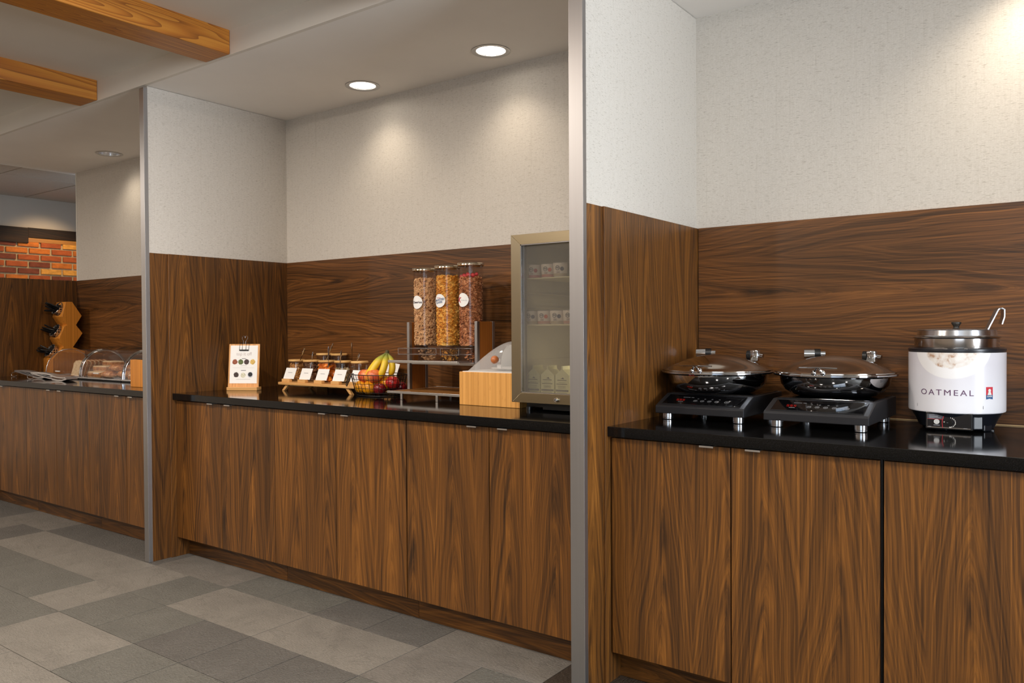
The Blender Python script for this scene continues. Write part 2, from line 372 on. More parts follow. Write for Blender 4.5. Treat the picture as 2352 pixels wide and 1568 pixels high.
# ------------------------------------------------------------------ floor
fl = new(); box(fl, -8.7, 3.4, -3.6, 4.6, -0.05, -0.003)
floor = struct('floor', fl, GROUT, 'stone tile floor in mixed warm and slate greys')
g = 0.3213; GX, GY = -6.04, 2.331
def tile(i0, i1, j0, j1, sh, y1=None, x1=None):
    xa, xb = GX+g*i0, (GX+g*i1 if x1 is None else x1)
    yb, ya = (GY-g*(j0-1) if y1 is None else y1), GY-g*j1
    bm = new(); e = 0.0015; box(bm, -(xb-xa)/2+e, (xb-xa)/2-e, -(yb-ya)/2+e, (yb-ya)/2-e, -0.008, 0.0, 0.0008)
    obj('tile', bm, TILE[sh], floor, loc=((xa+xb)/2, (ya+yb)/2, 0))
placed = [  # i0, i1, j0, j1, shade : measured tiles
    (0, 2, 0, 0, 'M'), (2, 5, 0, 0, 'D'), (5, 6, 0, 0, 'D'), (6, 8, 0, 0, 'M'), (8, 9, 0, 0, 'G'), (9, 10, 0, 0, 'G'), (10, 11, 0, 0, 'D'), (11, 12, 0, 0, 'D'),
    (-2, 0, 0, 0, 'D'), (0, 1, 1, 1, 'M'), (1, 2, 1, 1, 'D'), (2, 4, 1, 1, 'L'), (4, 6, 1, 1, 'L'), (6, 7, 1, 2, 'L'), (7, 8, 1, 1, 'G'), (8, 10, 1, 1, 'L'), (10, 12, 1, 1, 'L'),
    (12, 13, 1, 1, 'M'), (13, 15, 1, 1, 'G'), (2, 4, 2, 2, 'G'), (4, 6, 2, 2, 'G'), (7, 8, 2, 2, 'G'), (8, 9, 2, 2, 'G'), (9, 10, 2, 2, 'D'), (10, 11, 2, 2, 'D'), (11, 12, 2, 2, 'D'),
    (12, 14, 2, 2, 'G'), (0, 2, 2, 2, 'M'), (5, 7, 3, 3, 'G'), (7, 9, 3, 3, 'L'), (9, 10, 3, 3, 'G'), (10, 11, 3, 3, 'G'), (11, 12, 3, 3, 'G'), (8, 10, 4, 4, 'L'), (6, 8, 4, 4, 'L'),
    (10, 12, 4, 4, 'G'), (12, 14, 3, 3, 'M')]
used = set()
for i0, i1, j0, j1, sh in placed:
    for i in range(i0, i1):
        for j in range(j0, j1+1): used.add((i, j))
    tile(i0, i1, j0, j1, sh, y1=(2.60 if j0 == 0 else None))
for k, (xa, xb) in enumerate(((GX+g*12, -1.606), (-1.606, GX+g*16))):
    bm = new(); box(bm, -(xb-xa)/2+.0012, (xb-xa)/2-.0012, -0.134, 0.134, -0.008, 0, 0.0008)
    obj('tile', bm, TILE['MK'[k]], floor, loc=((xa+xb)/2, 2.466, 0))
for i in (12, 13, 14, 15): used.add((i, 0))
rt = random.Random(3)
for j in range(0, 14):
    i = -8
    while i < 29:
        if (i, j) in used: i += 1; continue
        two = (i+1, j) not in used and rt.random() < 0.55 and i+1 < 29
        sh = rt.choice('LMGGDM')
        if j == 0 and i > 15: sh = 'K'
        tile(i, i+2 if two else i+1, j, j, sh, y1=(2.60 if j == 0 else None))
        i += 2 if two else 1

# ------------------------------------------------------------------ walls of the alcoves
def wall_obj(name, x0, x1, y0, y1, z0, z1, mat, label):
    bm = new(); box(bm, x0, x1, y0, y1, z0, z1); return struct(name, bm, mat, label)
wb = wall_obj('wall_back', XL0, XR1+0.08, YB, YB+0.1, 0, ZC+0.1, PAPER, 'back wall of the three buffet alcoves in woven beige wallpaper')
def panel(parent, x0, x1, y0, y1, z0, z1, mat, name='wood_panel', bev=0.0012):
    cx, cy_, cz = (x0+x1)/2, (y0+y1)/2, (z0+z1)/2
    bm = new(); box(bm, x0-cx, x1-cx, y0-cy_, y1-cy_, z0-cz, z1-cz, bev); return obj(name, bm, mat, parent, loc=(cx, cy_, cz))
for xa, xb in ((XL0+0.012, XL1-0.002), (XM0+0.010, XM1-0.002), (XR0+0.013, XR1)):
    panel(wb, xa, xb, YB-0.012, YB+0.002, 0.5, ZW, W_X)
CORNER = plain('corner_trim_white', (226, 222, 212), 0.4)
bm = new(); box(bm, XL0-0.004, XL0+0.014, YB-0.003, YB+0.02, ZW, ZC, 0.001); obj('corner_bead', bm, CORNER, wb)
# left knee wall of the left alcove (open above it)
kn = wall_obj('wall_left', XL0-0.06, XL0, 2.40, YB+0.1, 0, ZW-0.004, PAINT3, 'low wood-faced partition closing the left alcove')
panel(kn, XL0, XL0+0.012, 2.41, YB-0.012, 0, ZW, W_Z)
panel(kn, XL0-0.062, XL0+0.012, 2.398, 2.41, 0, ZW, W_Z, 'wood_edge')
# partitions with metal end caps
def partition(name, x0, x1, label):
    p = wall_obj(name, x0, x1, YWALL, YB, 0, ZC-0.002, PAPER, label)
    panel(p, x1-0.004, x1+0.001, YWALL+0.001, YPAN, 0, ZW, W_Z)
    panel(p, x1-0.002, x1+0.010, YPAN, YB-0.001, 0, ZW, W_Z, 'wood_panel')
    panel(p, x0-0.012, x0+0.002, YPAN, YB-0.013, 0, ZW, W_Z, 'wood_panel')
    bm = new(); t = 0.0025; xc = x0-0.0015; xd = x1+0.0015
    poly = [(xc, YCAP), (xd, YCAP), (xd, YWALL+0.0), (xd-t, YWALL+0.0), (xd-t, YCAP+t), (xc+t, YCAP+t), (xc+t, YWALL), (xc, YWALL)]
    prism(bm, poly, 'z', 0.001, ZC-0.012, 0.0005)
    obj('metal_end_cap', bm, ALU, p)
    panel(p, x0+0.002, x1-0.002, YCAP+0.003, YWALL, 0.001, ZC-0.014, WHITEP, 'wall_end')
    return p
# cap face is the width seen in the photograph; the wall continues behind it
partition('wall_partition_left', -4.224, XM0, 'partition between the left and middle alcoves')
partition('wall_partition_right', XM1, XR0, 'partition between the middle and right alcoves')
# side filler of the left alcove up to its partition
XL1 = -4.224
wr = wall_obj('wall_right', XR1, XR1+0.08, YWALL, YB, 0, ZC-0.002, PAPER, 'right side wall of the right alcove')
panel(wr, XR1-0.012, XR1+0.001, YPAN, YB-0.013, 0, ZW, W_Z)

# ------------------------------------------------------------------ ceilings
def ceil_with_holes(bm, x0, x1, y0, y1, z, holes, r):
    s = 0.12; xs = x0; seg = 32
    for hx, hy in sorted(holes):
        box(bm, xs, hx-s, y0, y1, z, z+0.02); box(bm, hx-s, hx+s, y0, hy-s, z, z+0.02); box(bm, hx-s, hx+s, hy+s, y1, z, z+0.02)
        inner = []; outer = []
        for k in range(seg):
            a = 2*PI*(k+0.5)/seg; c_, s_ = math.cos(a), math.sin(a); q = s/max(abs(c_), abs(s_))
            inner.append((hx+r*c_, hy+r*s_)); outer.append((hx+q*c_, hy+q*s_))
        I = [bm.verts.new((a, b, z)) for a, b in inner]; O = [bm.verts.new((a, b, z)) for a, b in outer]; I2 = [bm.verts.new((a, b, z+0.02)) for a, b in inner]
        for k in range(seg):
            j = (k+1) % seg; bm.faces.new((I[k], O[k], O[j], I[j])); bm.faces.new((I[k], I[j], I2[j], I2[k]))
        for sx_ in (-1, 1):
            for sy_ in (-1, 1):
                # corner triangle between the outer fan and the square corner
                ks = [k for k in range(seg) if (O[k].co.x-hx)*sx_ > 0 and (O[k].co.y-hy)*sy_ > 0]
                best = min(((O[a].co-O[(a+1) % seg].co).length, a) for a in ks) if ks else None
                for a in ks:
                    b = (a+1) % seg
                    if b in ks and abs(abs(O[a].co.x-hx)-s) < 1e-5 and abs(abs(O[b].co.y-hy)-s) < 1e-5 and not abs(abs(O[a].co.y-hy)-s) < 1e-5 or \
                       b in ks and abs(abs(O[a].co.y-hy)-s) < 1e-5 and abs(abs(O[b].co.x-hx)-s) < 1e-5 and not abs(abs(O[a].co.x-hx)-s) < 1e-5:
                        cv = bm.verts.new((hx+sx_*s, hy+sy_*s, z)); bm.faces.new((O[a], O[b], cv))
        xs = hx+s
    box(bm, xs, x1, y0, y1, z, z+0.02)
bm = new(); YF = 2.335
ceil_with_holes(bm, -7.02, 3.3, YF, YB+0.2, ZC, DOWN, 0.076)
ceiling = struct('ceiling', bm, PAINT, 'smooth lower ceiling over the buffet alcoves')
bm = new(); box(bm, -8.7, 3.4, -3.6, YF, ZU, ZU+0.05); struct('ceiling_upper', bm, PAINT2, 'raised ceiling between the timber beams')
bm = new(); box(bm, -7.02, 3.4, YF-0.001, YF+0.02, ZC-0.0005, ZU+0.02, 0.001); struct('trim_1', bm, PAINT2, 'painted drop face between upper and lower ceiling')
bm = new(); box(bm, -7.04, -7.02, YF, 4.6, ZC-0.001, ZU+0.02); struct('trim_2', bm, PAINT, 'end face of the lower ceiling')
# acoustic ceiling of the passage beyond
bm = new(); box(bm, -8.7, -7.02, YF-0.3, 4.6, 2.625, 2.64); pas = struct('ceiling_passage', bm, ACOU, 'suspended acoustic ceiling beyond the alcoves')
YL = [2.27, 2.917, 3.563, 4.21, 4.6]; XLn = [-8.68, -7.465, -7.025]
for a in range(len(YL)-1):
    for b in range(len(XLn)-1):
        bm = new(); box(bm, XLn[b]+0.006, XLn[b+1]-0.006, YL[a]+0.006, YL[a+1]-0.006, 2.596, 2.61, 0.001); obj('acoustic_panel', bm, ACOU, pas)
GRID = plain('grid_dark', (118, 106, 94), 0.7)
bm = new(); box(bm, -8.68, -7.02, 2.27, 4.6, 2.606, 2.616); obj('grid_backing', bm, GRID, pas)

# ------------------------------------------------------------------ far wall with bricks
fw = wall_obj('wall_far', -8.75, -8.62, -3.6, 4.65, 0, 2.76, PAINT3, 'far passage wall with brick band')
MORT = plain('mortar', (186, 160, 118), 0.9, var=0.1, vscale=60, bump=0.3)
bm = new(); box(bm, -8.622, -8.606, 2.0, 4.6, 1.2, 2.28); obj('mortar_bed', bm, MORT, fw)
def brick_mat(name, rgb):
    n = NT(name); c = srgb(*rgb)
    a = n.noise(n.coord((14, 14, 30), rnd=9), 1.0, 4.0, 0.6); b = n.noise(n.coord((90,)*3, rnd=9), 1.0, 2.0)
    n.set(col=n.ramp(a, [(0.3, tuple(x*0.7 for x in c[:3])+(1,)), (0.7, tuple(min(1, x*1.2) for x in c[:3])+(1,))]), rough=0.85); n.bump(b, 0.4, 0.003); return n.m
BR = {'r': brick_mat('brick_red', (176, 84, 36)), 'o': brick_mat('brick_orange', (204, 112, 38)), 'y': brick_mat('brick_yellow', (232, 160, 66)),
      'g': brick_mat('brick_grey', (120, 96, 66)), 'b': brick_mat('brick_brown', (128, 62, 36))}
rows = [(2.100, 0.03, 'borygr'), (2.034, 0.0, 'roorog'), (1.967, 0.03, 'brrrrr'), (1.899, 0.0, 'rrboog'), (1.832, 0.03, 'bbyybr'), (1.765, 0.0, 'rorbro'), (1.698, 0.03, 'orbrro'), (1.63, 0.0, 'rrorbr')]
brick_me = {}
for z0, off, cs in rows:
    y = 3.386+off*3.6-0.212*5
    k = 0
    while y < 4.5:
        cc = cs[k-4] if 4 <= k < 4+len(cs) else 'rorbo'[(k*7+int(z0*100)) % 5]
        if cc not in brick_me:
            bm = new(); box(bm, -0.012, 0.012, 0, 0.193, 0, 0.051, 0.004); o = obj('brick', bm, BR[cc], fw); brick_me[cc] = o
        else:
            o = brick_me[cc].copy(); COL.objects.link(o)
        o.location = (-8.604, y, z0+0.010); y += 0.212; k += 1
DKBEAM = walnut('charred_beam', 'y', tone=0.16, rough=0.7); PLANK = bamboo('golden_plank', 'y', (190, 130, 50))
DK2 = walnut('charred_beam_brown', 'y', tone=0.22, rough=0.7)
bm = new(); box(bm, -8.64, -8.575, 2.6, 3.583, 2.142, 2.293, 0.003); obj('dark_beam', bm, DK2, fw)
bm = new(); box(bm, -8.64, -8.58, 3.583, 4.55, 2.20, 2.297, 0.003); obj('dark_beam', bm, DKBEAM, fw)
bm = new(); box(bm, -8.64, -8.59, 3.583, 4.55, 2.155, 2.20, 0.003); obj('plank', bm, PLANK, fw)

# ------------------------------------------------------------------ room shell behind the camera, with windows
rw = new()
for a in ((3.4, 3.5, -3.6, 0.68, 0, ZU), (3.4, 3.5, 2.32, YB+0.2, 0, ZU), (3.4, 3.5, 0.68, 2.32, 0, 0.6), (3.4, 3.5, 0.68, 2.32, 2.5, ZU)): box(rw, *a)
rside = struct('wall_window_side', rw, ROOMWALL, 'window wall on the right of the room')
rb = new()
for a in ((-8.7, 0.15, -3.6, -3.5, 0, ZU), (2.85, 3.5, -3.6, -3.5, 0, ZU), (0.15, 2.85, -3.6, -3.5, 0, 0.65), (0.15, 2.85, -3.6, -3.5, 2.5, ZU)): box(rb, *a)
rback = struct('wall_front', rb, ROOMWALL, 'room wall opposite the buffet')
bm = new(); box(bm, -8.7, XL0, 4.55, 4.65, 0, 2.76); struct('wall_passage_end', bm, PAINT3, 'end wall of the passage')
bm = new(); box(bm, 1.38, 3.5, YB, YB+0.1, 0, ZC); struct('wall_right_return', bm, PAPER, 'wallpapered wall beyond the right alcove')
FRM = plain('window_frame_paint', (70, 66, 62), 0.4)
def window(name, M, W_, H_):
    bm = new(); t = 0.05
    for a in ((-W_/2, W_/2, 0, t, 0, t), (-W_/2, W_/2, 0, t, H_-t, H_), (-W_/2, -W_/2+t, 0, t, 0, H_), (W_/2-t, W_/2, 0, t, 0, H_), (-t/2, t/2, 0, t, 0, H_), (-W_/2, W_/2, 0, t, H_*0.68, H_*0.68+0.03)): box(bm, *a)
    fr = obj(name, tf(bm, M), FRM); fr['kind'] = 'structure'
    bm = new(); box(bm, -W_/2+t, W_/2-t, 0.02, 0.026, t, H_-t); obj('pane', tf(bm, M), WINPANE, fr)
window('window_1', Matrix.Translation((3.45, 1.50, 0.6)) @ Matrix.Rotation(PI/2, 4, 'Z'), 1.64, 1.9)
window('window_2', Matrix.Translation((1.5, -3.52, 0.65)), 2.7, 1.85)

# ------------------------------------------------------------------ timber beams
def fir():
    n = NT('fir_timber')
    base = n.noise(n.coord((5.0, 0.35, 5.0), rnd=9), 1.0, 2.0, 0.5, 0.5)
    fr = n.math('FRACT', n.math('MULTIPLY', base, 34.0)); s = n.noise(n.coord((120, 2, 120), rnd=9), 1.0, 2.0)
    v = n.math('ADD', n.math('MULTIPLY', n.math('POWER', fr, 2.0), 0.55), n.math('MULTIPLY', s, 0.4))
    kn = n.t.nodes.new('ShaderNodeTexVoronoi'); kn.inputs['Scale'].default_value = 1.0; n.link(n.coord((5, 1.6, 5), rnd=9), kn.inputs['Vector'])
    k = n.math('LESS_THAN', kn.outputs['Distance'], 0.07)
    col = n.ramp(v, [(0.1, srgb(202, 136, 50)), (0.45, srgb(178, 108, 32)), (0.85, srgb(130, 74, 20))])
    col = n.mix(n.math('MULTIPLY', k, 0.7), col, srgb(80, 42, 20)); n.set(col=col, rough=0.45); n.bump(v, 0.08, 0.001); return n.m
FIR = fir()
bx_l = ['honey fir ceiling beam nearer the camera, the larger of the two in view', 'honey fir ceiling beam farther left with a dark knot on its side', 'honey fir ceiling beam over the middle of the room, above the picture']
for k, x in enumerate((-3.395, -4.675, -2.115)):
    bm = new(); box(bm, -0.2, 0, -2.95, 2.95, 2.590, ZU+0.01, 0.006)
    o = obj('ceiling_beam', bm, FIR, loc=(x, YF-2.952, 0)); tag(o, bx_l[k], 'beam', 'fir beams under the upper ceiling')

# ------------------------------------------------------------------ downlights
DL_L = ['small bright downlight over the far left alcove, beside the tiled passage ceiling', 'downlight over the left alcove hidden behind the partition', 'glowing downlight over the middle alcove, farther from the metal post',
        'glowing downlight over the middle alcove, nearer the metal post', 'downlight above the right alcove over the oatmeal kettle', 'downlight above the right end of the right alcove']
for (x, y), lb in zip(DOWN, DL_L):
    t = thing('downlight', lb, 'downlight', (x, y, ZC), group='recessed ceiling downlights')
    bm = new(); lathe(bm, [(0.074, 0.004), (0.092, 0.0), (0.094, -0.003), (0.088, -0.0045), (0.072, -0.002), (0.070, 0.004)], 40); obj('trim_ring', bm, ALU_X, t, True)
    bm = new(); lathe(bm, [(0.071, 0.0), (0.068, 0.03), (0.058, 0.07), (0.05, 0.09)], 40); obj('reflector', bm, CHROME2, t, True)
    bm = new(); lathe(bm, [(0, 0.016), (0.0685, 0.016), (0.0685, 0.019), (0, 0.019)] if abs(x+5.6) > 1 else [(0, 0.052), (0.060, 0.052), (0.060, 0.056), (0, 0.056)], 32); obj('lamp_disc', bm, LAMP, t, True)

# ------------------------------------------------------------------ base cabinets and worktops
def cabinet(cx, wd, label, gapL=0.0015, gapR=0.0015, xl=None):
    t = thing('base_cabinet', label, 'cabinet', (cx, 0, 0))
    hw = wd/2; L_ = -hw if xl is None else xl-cx
    bm = new(); box(bm, L_+0.001, hw-0.001, YD+0.019, YB-0.014, ZD, ZB-0.001); obj('body', bm, BLACK, t)
    bm = new(); box(bm, L_+0.0005, hw-0.0005, YK, YK+0.016, 0.001, ZD+0.004); obj('toe_kick', bm, W_KICK, t)
    for s in (-1, 1):
        x0, x1 = (L_+gapL, -0.002) if s < 0 else (0.002, hw-gapR)
        c = (x0+x1)/2
        bm = new(); box(bm, x0-c, x1-c, -0.009, 0.009, -0.38, 0.38, 0.001)
        d = obj('door', bm, W_Z, t, loc=(c, YD+0.0095, (ZD+ZB-0.006)/2)); d.scale = (1, 1, (ZB-0.006-ZD)/0.76)
        hx = s*0.077
        bm = new(); box(bm, hx-0.024-c, hx+0.024-c, -0.026, 0.008, 0.3795, 0.3815); box(bm, hx-0.024-c, hx+0.024-c, -0.0265, -0.024, 0.376, 0.3815)
        obj('handle', bm, ALU_X, d)
    return t
LW = 0.891
for k, (c, lb) in enumerate(((-6.495, 'walnut cabinet at the far left end of the left alcove'), (-5.604, 'walnut cabinet in the middle of the left alcove, below the tongs'), (-4.713, 'walnut cabinet of the left alcove against the metal post, below the bread covers'))):
    cabinet(c, LW, lb, xl=(XL0+0.0125 if k == 0 else None))
cabinet(-3.7505, 0.897, 'walnut cabinet of the middle alcove below the menu board, leftmost of its three', xl=XM0+0.0105)
cabinet(-2.853, 0.897, 'walnut cabinet in the centre of the middle alcove, below the fruit basket', gapR=0.0045)
cabinet(-1.955, 0.898, 'walnut cabinet of the middle alcove beside the right metal post, below the glass fridge')
cabinet(-0.9675, 0.903, 'walnut cabinet below the two chafing dishes', gapL=0.006, gapR=0.0055, xl=XR0+0.0105)
cabinet(-0.0645, 0.902, 'walnut cabinet below the oatmeal kettle, at the right edge of the photo', gapL=0.0055)
cabinet(0.835, 0.90, 'walnut cabinet at the right end of the right alcove')
def worktop(x0, x1, label):
    bm = new(); box(bm, x0, x1, YC, YB-0.013, ZB, ZT, 0.0015); tag(obj('worktop', bm, GRAN), label, 'worktop', 'black stone worktops')
worktop(XL0+0.013, XL1-0.0125, 'polished black stone worktop of the left alcove, with bread covers on it')
worktop(XM0+0.0105, XM1-0.0125, 'polished black stone worktop of the middle alcove, with fridge and cereal on it')
worktop(XR0+0.0105, XR1-0.0125, 'polished black stone worktop of the right alcove, with the oatmeal kettle on it')
CAULK = plain('silicone_bead', (176, 150, 110), 0.4)
for a, b in ((XL0+0.013, XL1-0.0125), (XM0+0.0135, XM1-0.0125), (XR0+0.0135, XR1-0.0125)):
    bm = new(); rod(bm, (a, YB-0.0135, ZT+0.001), (b, YB-0.0135, ZT+0.001), 0.0028, 6); obj('silicone_bead', bm, CAULK, wb)

# ================================================================== OBJECTS
ZTT = ZT + 0.0004
# ---- menu stand -----------------------------------------------------------------
ms = thing('menu_stand', 'wooden clipboard menu stand with topping pictures and a wire clip', 'sign', (-4.036, 2.835, ZTT), math.radians(30))
bm = new(); box(bm, -0.086, 0.098, -0.032, 0.032, 0, 0.019, 0.002); obj('base', bm, BEECH, ms)
tilt = Matrix.Translation((0, 0.004, 0.017)) @ Matrix.Rotation(math.radians(-6), 4, 'X')
bm = new(); box(bm, -0.094, 0.094, -0.004, 0.004, 0, 0.252, 0.003); obj('board', tf(bm, tilt), bamboo('board_wood', 'z', (224, 170, 112)), ms)
bm = new(); box(bm, -0.083, 0.083, -0.0056, -0.0042, 0.022, 0.243); sheet = obj('menu_sheet', tf(bm, tilt), WHITE, ms)
def on_sheet(x, z): return tilt @ Vector((x, -0.0060, z))
def flat_text(name, s, size, x, z, mat, parent, **k):
    bm = text_bm(s, size, lambda a, b: on_sheet(x+a, z+b), **k); return obj(name, bm, mat, parent)
flat_text('lettering', 'top it off', 0.026, 0, 0.193, PINKINK, sheet)
for z_, s_ in ((0.165, 0.024), (0.096, 0.030)):
    bm = new(); box(bm, -s_/2, s_/2, -0.0062, -0.0057, z_, z_+0.0025); obj('print_line', tf(bm, tilt), DARKINK, sheet)
for z_, s_ in ((0.210, 0.02), (0.124, 0.04), (0.045, 0.085)):
    bm = new(); box(bm, -s_/2, s_/2, -0.0062, -0.0057, z_, z_+0.0015); obj('print_line', tf(bm, tilt), GREYINK, sheet)
bm = new(); box(bm, -0.065, 0.065, -0.0061, -0.0057, 0.112, 0.1126); obj('print_line', tf(bm, tilt), GREYINK, sheet)
pics = [(-0.054, 0.147, (150, 84, 60)), (-0.018, 0.147, (96, 110, 66)), (0.017, 0.147, (70, 52, 52)), (0.054, 0.147, (222, 180, 100)), (-0.044, 0.072, (64, 50, 46)), (-0.001, 0.069, (232, 222, 192)), (0.042, 0.072, (36, 40, 46))]
rp = random.Random(2)
for i, (px, pz, c) in enumerate(pics):
    bm = new()
    if i == 6:
        for r, e in ((0.016, 0.0), (0.0125, -0.0003)):
            pass
        vs = [bm.verts.new(on_sheet(px+0.017*math.cos(2*PI*k/24), pz+0.017*math.sin(2*PI*k/24))) for k in range(24)]; bm.faces.new(vs)
        obj('picture', bm, plain('saucer_print', (205, 208, 216), 0.6), sheet)
        bm = new(); vs = [bm.verts.new(tilt @ Vector((px+0.013*math.cos(2*PI*k/24), -0.0063, pz+0.002+0.013*math.sin(2*PI*k/24)))) for k in range(24)]; bm.faces.new(vs)
    else:
        n_ = 26
        vs = [bm.verts.new(on_sheet(px+q*math.cos(2*PI*k/n_), pz+q*math.sin(2*PI*k/n_))) for k in range(n_) for q in [rp.uniform(0.0140, 0.0165)]]; bm.faces.new(vs)
    obj('picture', bm, plain('print_%d' % i, c, 0.6, var=0.5, vscale=220), sheet)
bm = new()
box(bm, -0.028, 0.028, -0.011, -0.007, 0.212, 0.219, 0.001)
for x in (-0.028, -0.011, 0.011, 0.028): rod(bm, (x, -0.010, 0.215), (x, -0.003, 0.258), 0.0011, 6)
rod(bm, (-0.030, -0.004, 0.258), (0.030, -0.004, 0.258), 0.0013, 6)
clip = obj('wire_clip', tf(bm, tilt), BLACKM, ms)
bm = new()
for s in (-1, 1):
    tube(bm, [(s*0.006, -0.006, 0.250), (s*0.007, -0.004, 0.268), (s*0.016, -0.002, 0.283), (s*0.016, 0.0, 0.294), (s*0.008, 0, 0.300), (s*0.002, 0, 0.297), (s*0.001, 0, 0.288)], 0.0011, 6)
obj('clip_handle', tf(bm, tilt), CHROME2, ms)

# ---- topping board with jars -----------------------------------------------------
tb = thing('serving_board', 'low wooden riser board carrying the row of topping jars and name cards', 'serving board', (-3.5225, 3.045, ZTT))
bm = new(); box(bm, -0.3175, 0.3175, -0.115, 0.115, 0.034, 0.05, 0.004); obj('board', bm, BEECH, tb)
for sx in (-1, 1):
    for sy in (-1, 1):
        bm = new(); prism(bm, [(sx*0.25-0.012, 0.034), (sx*0.25+0.012, 0.034), (sx*0.285+0.008, 0), (sx*0.285-0.012, 0)], 'y', sy*0.095-0.008, sy*0.095+0.008, 0.001); obj('leg', bm, BEECH, tb)
rb_ = thing('rear_riser', 'taller wooden riser behind the jars, holding two more jars', 'serving board', (-3.60, 3.215, ZTT))
bm = new(); box(bm, -0.24, 0.24, -0.046, 0.044, 0.07, 0.084, 0.003); obj('board', bm, BEECH, rb_)
for sx in (-1, 1):
    bm = new(); box(bm, sx*0.2-0.01, sx*0.2+0.01, -0.04, 0.04, 0, 0.07); obj('leg', bm, BEECH, rb_)
card_lb = ['white name card in front of the granola jar, leftmost of the cards', 'white name card in front of the nut jar', 'white name card in front of the apricot jar', 'white name card in front of the pale flake jar', 'white name card nearest the fruit basket, half hidden by its wires']
for k in range(5):
    x = -3.782+0.140*k
    t = thing('card_holder', ('wooden block under the %s' % card_lb[k]).replace(', leftmost of the cards', '').replace(', half hidden by its wires', ''), 'card holder', (x, 2.949, ZTT+0.0502), group='card holders on the riser board')
    bm = new(); box(bm, -0.032, 0.032, -0.012, 0.012, 0, 0.018, 0.0015); obj('block', bm, BEECH, t)
    c = thing('name_card', card_lb[k], 'card', (x+0.012, 2.951, ZTT+0.0502+0.0185), group='white name cards on the riser board')
    T = Matrix.Rotation(math.radians(-22), 4, 'X')
    bm = new(); box(bm, -0.046, 0.046, -0.0006, 0.0006, 0, 0.066); obj('card', tf(bm, T), WHITE, c)
    bm = new(); box(bm, -0.018, 0.018, -0.0011, -0.0007, 0.036, 0.0395); obj('print_line', tf(bm, T), GREYINK, c)
rc = thing('name_card', 'white name card behind the peaches, left of the bananas', 'card', (-3.21, 3.20, ZTT+0.0))
bm = new(); box(bm, -0.055, 0.055, -0.001, 0.001, 0, 0.075); obj('card', tf(bm, Matrix.Translation((0, 0, 0.09)) @ Matrix.Rotation(math.radians(-18), 4, 'X') @ Matrix.Rotation(math.radians(7), 4, 'Y')), WHITE, rc)
bm = new(); box(bm, -0.05, 0.05, -0.02, 0.02, 0, 0.092, 0.002); obj('stand_block', bm, BEECH, rc)

def bits(rng, n, rfun, mk):
    bm = new()
    for _ in range(n): mk(bm, rng, rfun(rng))
    return bm
def in_cyl(R, z0, z1, shell=0.35):
    def f(rng):
        a = rng.uniform(0, 2*PI); r = R*(1-shell*rng.random()**1.5); return Vector((r*math.cos(a), r*math.sin(a), rng.uniform(z0, z1)))
    return f
def rrot(rng): return Matrix.Rotation(rng.uniform(0, 2*PI), 4, 'Z') @ Matrix.Rotation(rng.uniform(0, PI), 4, 'X') @ Matrix.Rotation(rng.uniform(0, 2*PI), 4, 'Z')
def blob(sx, sy, sz, seg=6, rg=4):
    def mk(bm, rng, p):
        s = rng.uniform(0.75, 1.25)
        ball(bm, (0, 0, 0), 1.0, seg, rg, M=Matrix.Translation(p) @ rrot(rng) @ Matrix.Diagonal((sx*s, sy*s, sz*s, 1)))
    return mk
def flake(sz):
    def mk(bm, rng, p):
        s = sz*rng.uniform(0.7, 1.3); M = Matrix.Translation(p) @ rrot(rng)
        pts = [(-1, -0.5, 0.25), (-0.3, -0.8, 0), (0.5, -0.7, 0.1), (1, 0, 0.35), (0.4, 0.7, 0.05), (-0.6, 0.6, 0.2)]
        c = bm.verts.new(M @ Vector((0, 0, -0.12*s))); vs = [bm.verts.new(M @ Vector((x*s*rng.uniform(.8, 1.2), y*s*rng.uniform(.7, 1.1), z*s))) for x, y, z in pts]
        for i in range(6): bm.faces.new((c, vs[i], vs[(i+1) % 6]))
    return mk
def ringlet(R_, r_, seg=8, s2=4):
    def mk(bm, rng, p):
        M = Matrix.Translation(p) @ rrot(rng); s = rng.uniform(0.85, 1.15)
        tube(bm, [M @ Vector((R_*s*math.cos(2*PI*i/seg), R_*s*math.sin(2*PI*i/seg), 0)) for i in range(seg)], r_*s, s2, closed=True)
    return mk
def vmat(name, stops, scale=60, rough=0.6):
    n = NT(name); n.set(col=n.ramp(n.noise(n.coord((scale,)*3), 1.0, 3.0, 0.6), [(p, srgb(*c)) for p, c in stops]), rough=rough); return n.m
M_GRAN = vmat('granola', [(0.3, (160, 102, 46)), (0.5, (220, 164, 92)), (0.7, (226, 182, 116))]); M_NUT = vmat('pecan', [(0.3, (62, 36, 22)), (0.5, (130, 90, 60)), (0.7, (196, 170, 136))])
M_APR = vmat('apricot', [(0.3, (206, 92, 10)), (0.6, (240, 140, 30)), (0.8, (250, 170, 60))], 20, 0.35); M_PALE = vmat('pale_flakes', [(0.3, (190, 170, 120)), (0.7, (238, 226, 196))])
M_HERB = vmat('seeds', [(0.35, (70, 92, 44)), (0.6, (170, 170, 100))], 90); M_DARKF = vmat('dark_fruit', [(0.35, (30, 16, 16)), (0.6, (70, 34, 30))], 90)
WOODLID = bamboo('lid_wood', 'x', (228, 186, 120), strips=12)
jar0 = None
def jar(x, y, z, label, spoon=None, group='glass topping jars'):
    t = thing('topping_jar', label, 'jar', (x, y, z), group=group)
    bm = new(); lathe(bm, [(0, 0.0), (0.043, 0.0), (0.0455, 0.004), (0.0455, 0.108), (0.044, 0.112), (0.0425, 0.112), (0.0435, 0.105), (0.0435, 0.006), (0, 0.004)], 32); obj('glass_body', bm, JARG, t, True)
    bm = new(); lathe(bm, [(0, 0.112), (0.046, 0.112), (0.049, 0.115), (0.049, 0.121), (0.046, 0.124), (0, 0.124)], 32)
    obj('lid', bm, WOODLID, t, True)
    return t
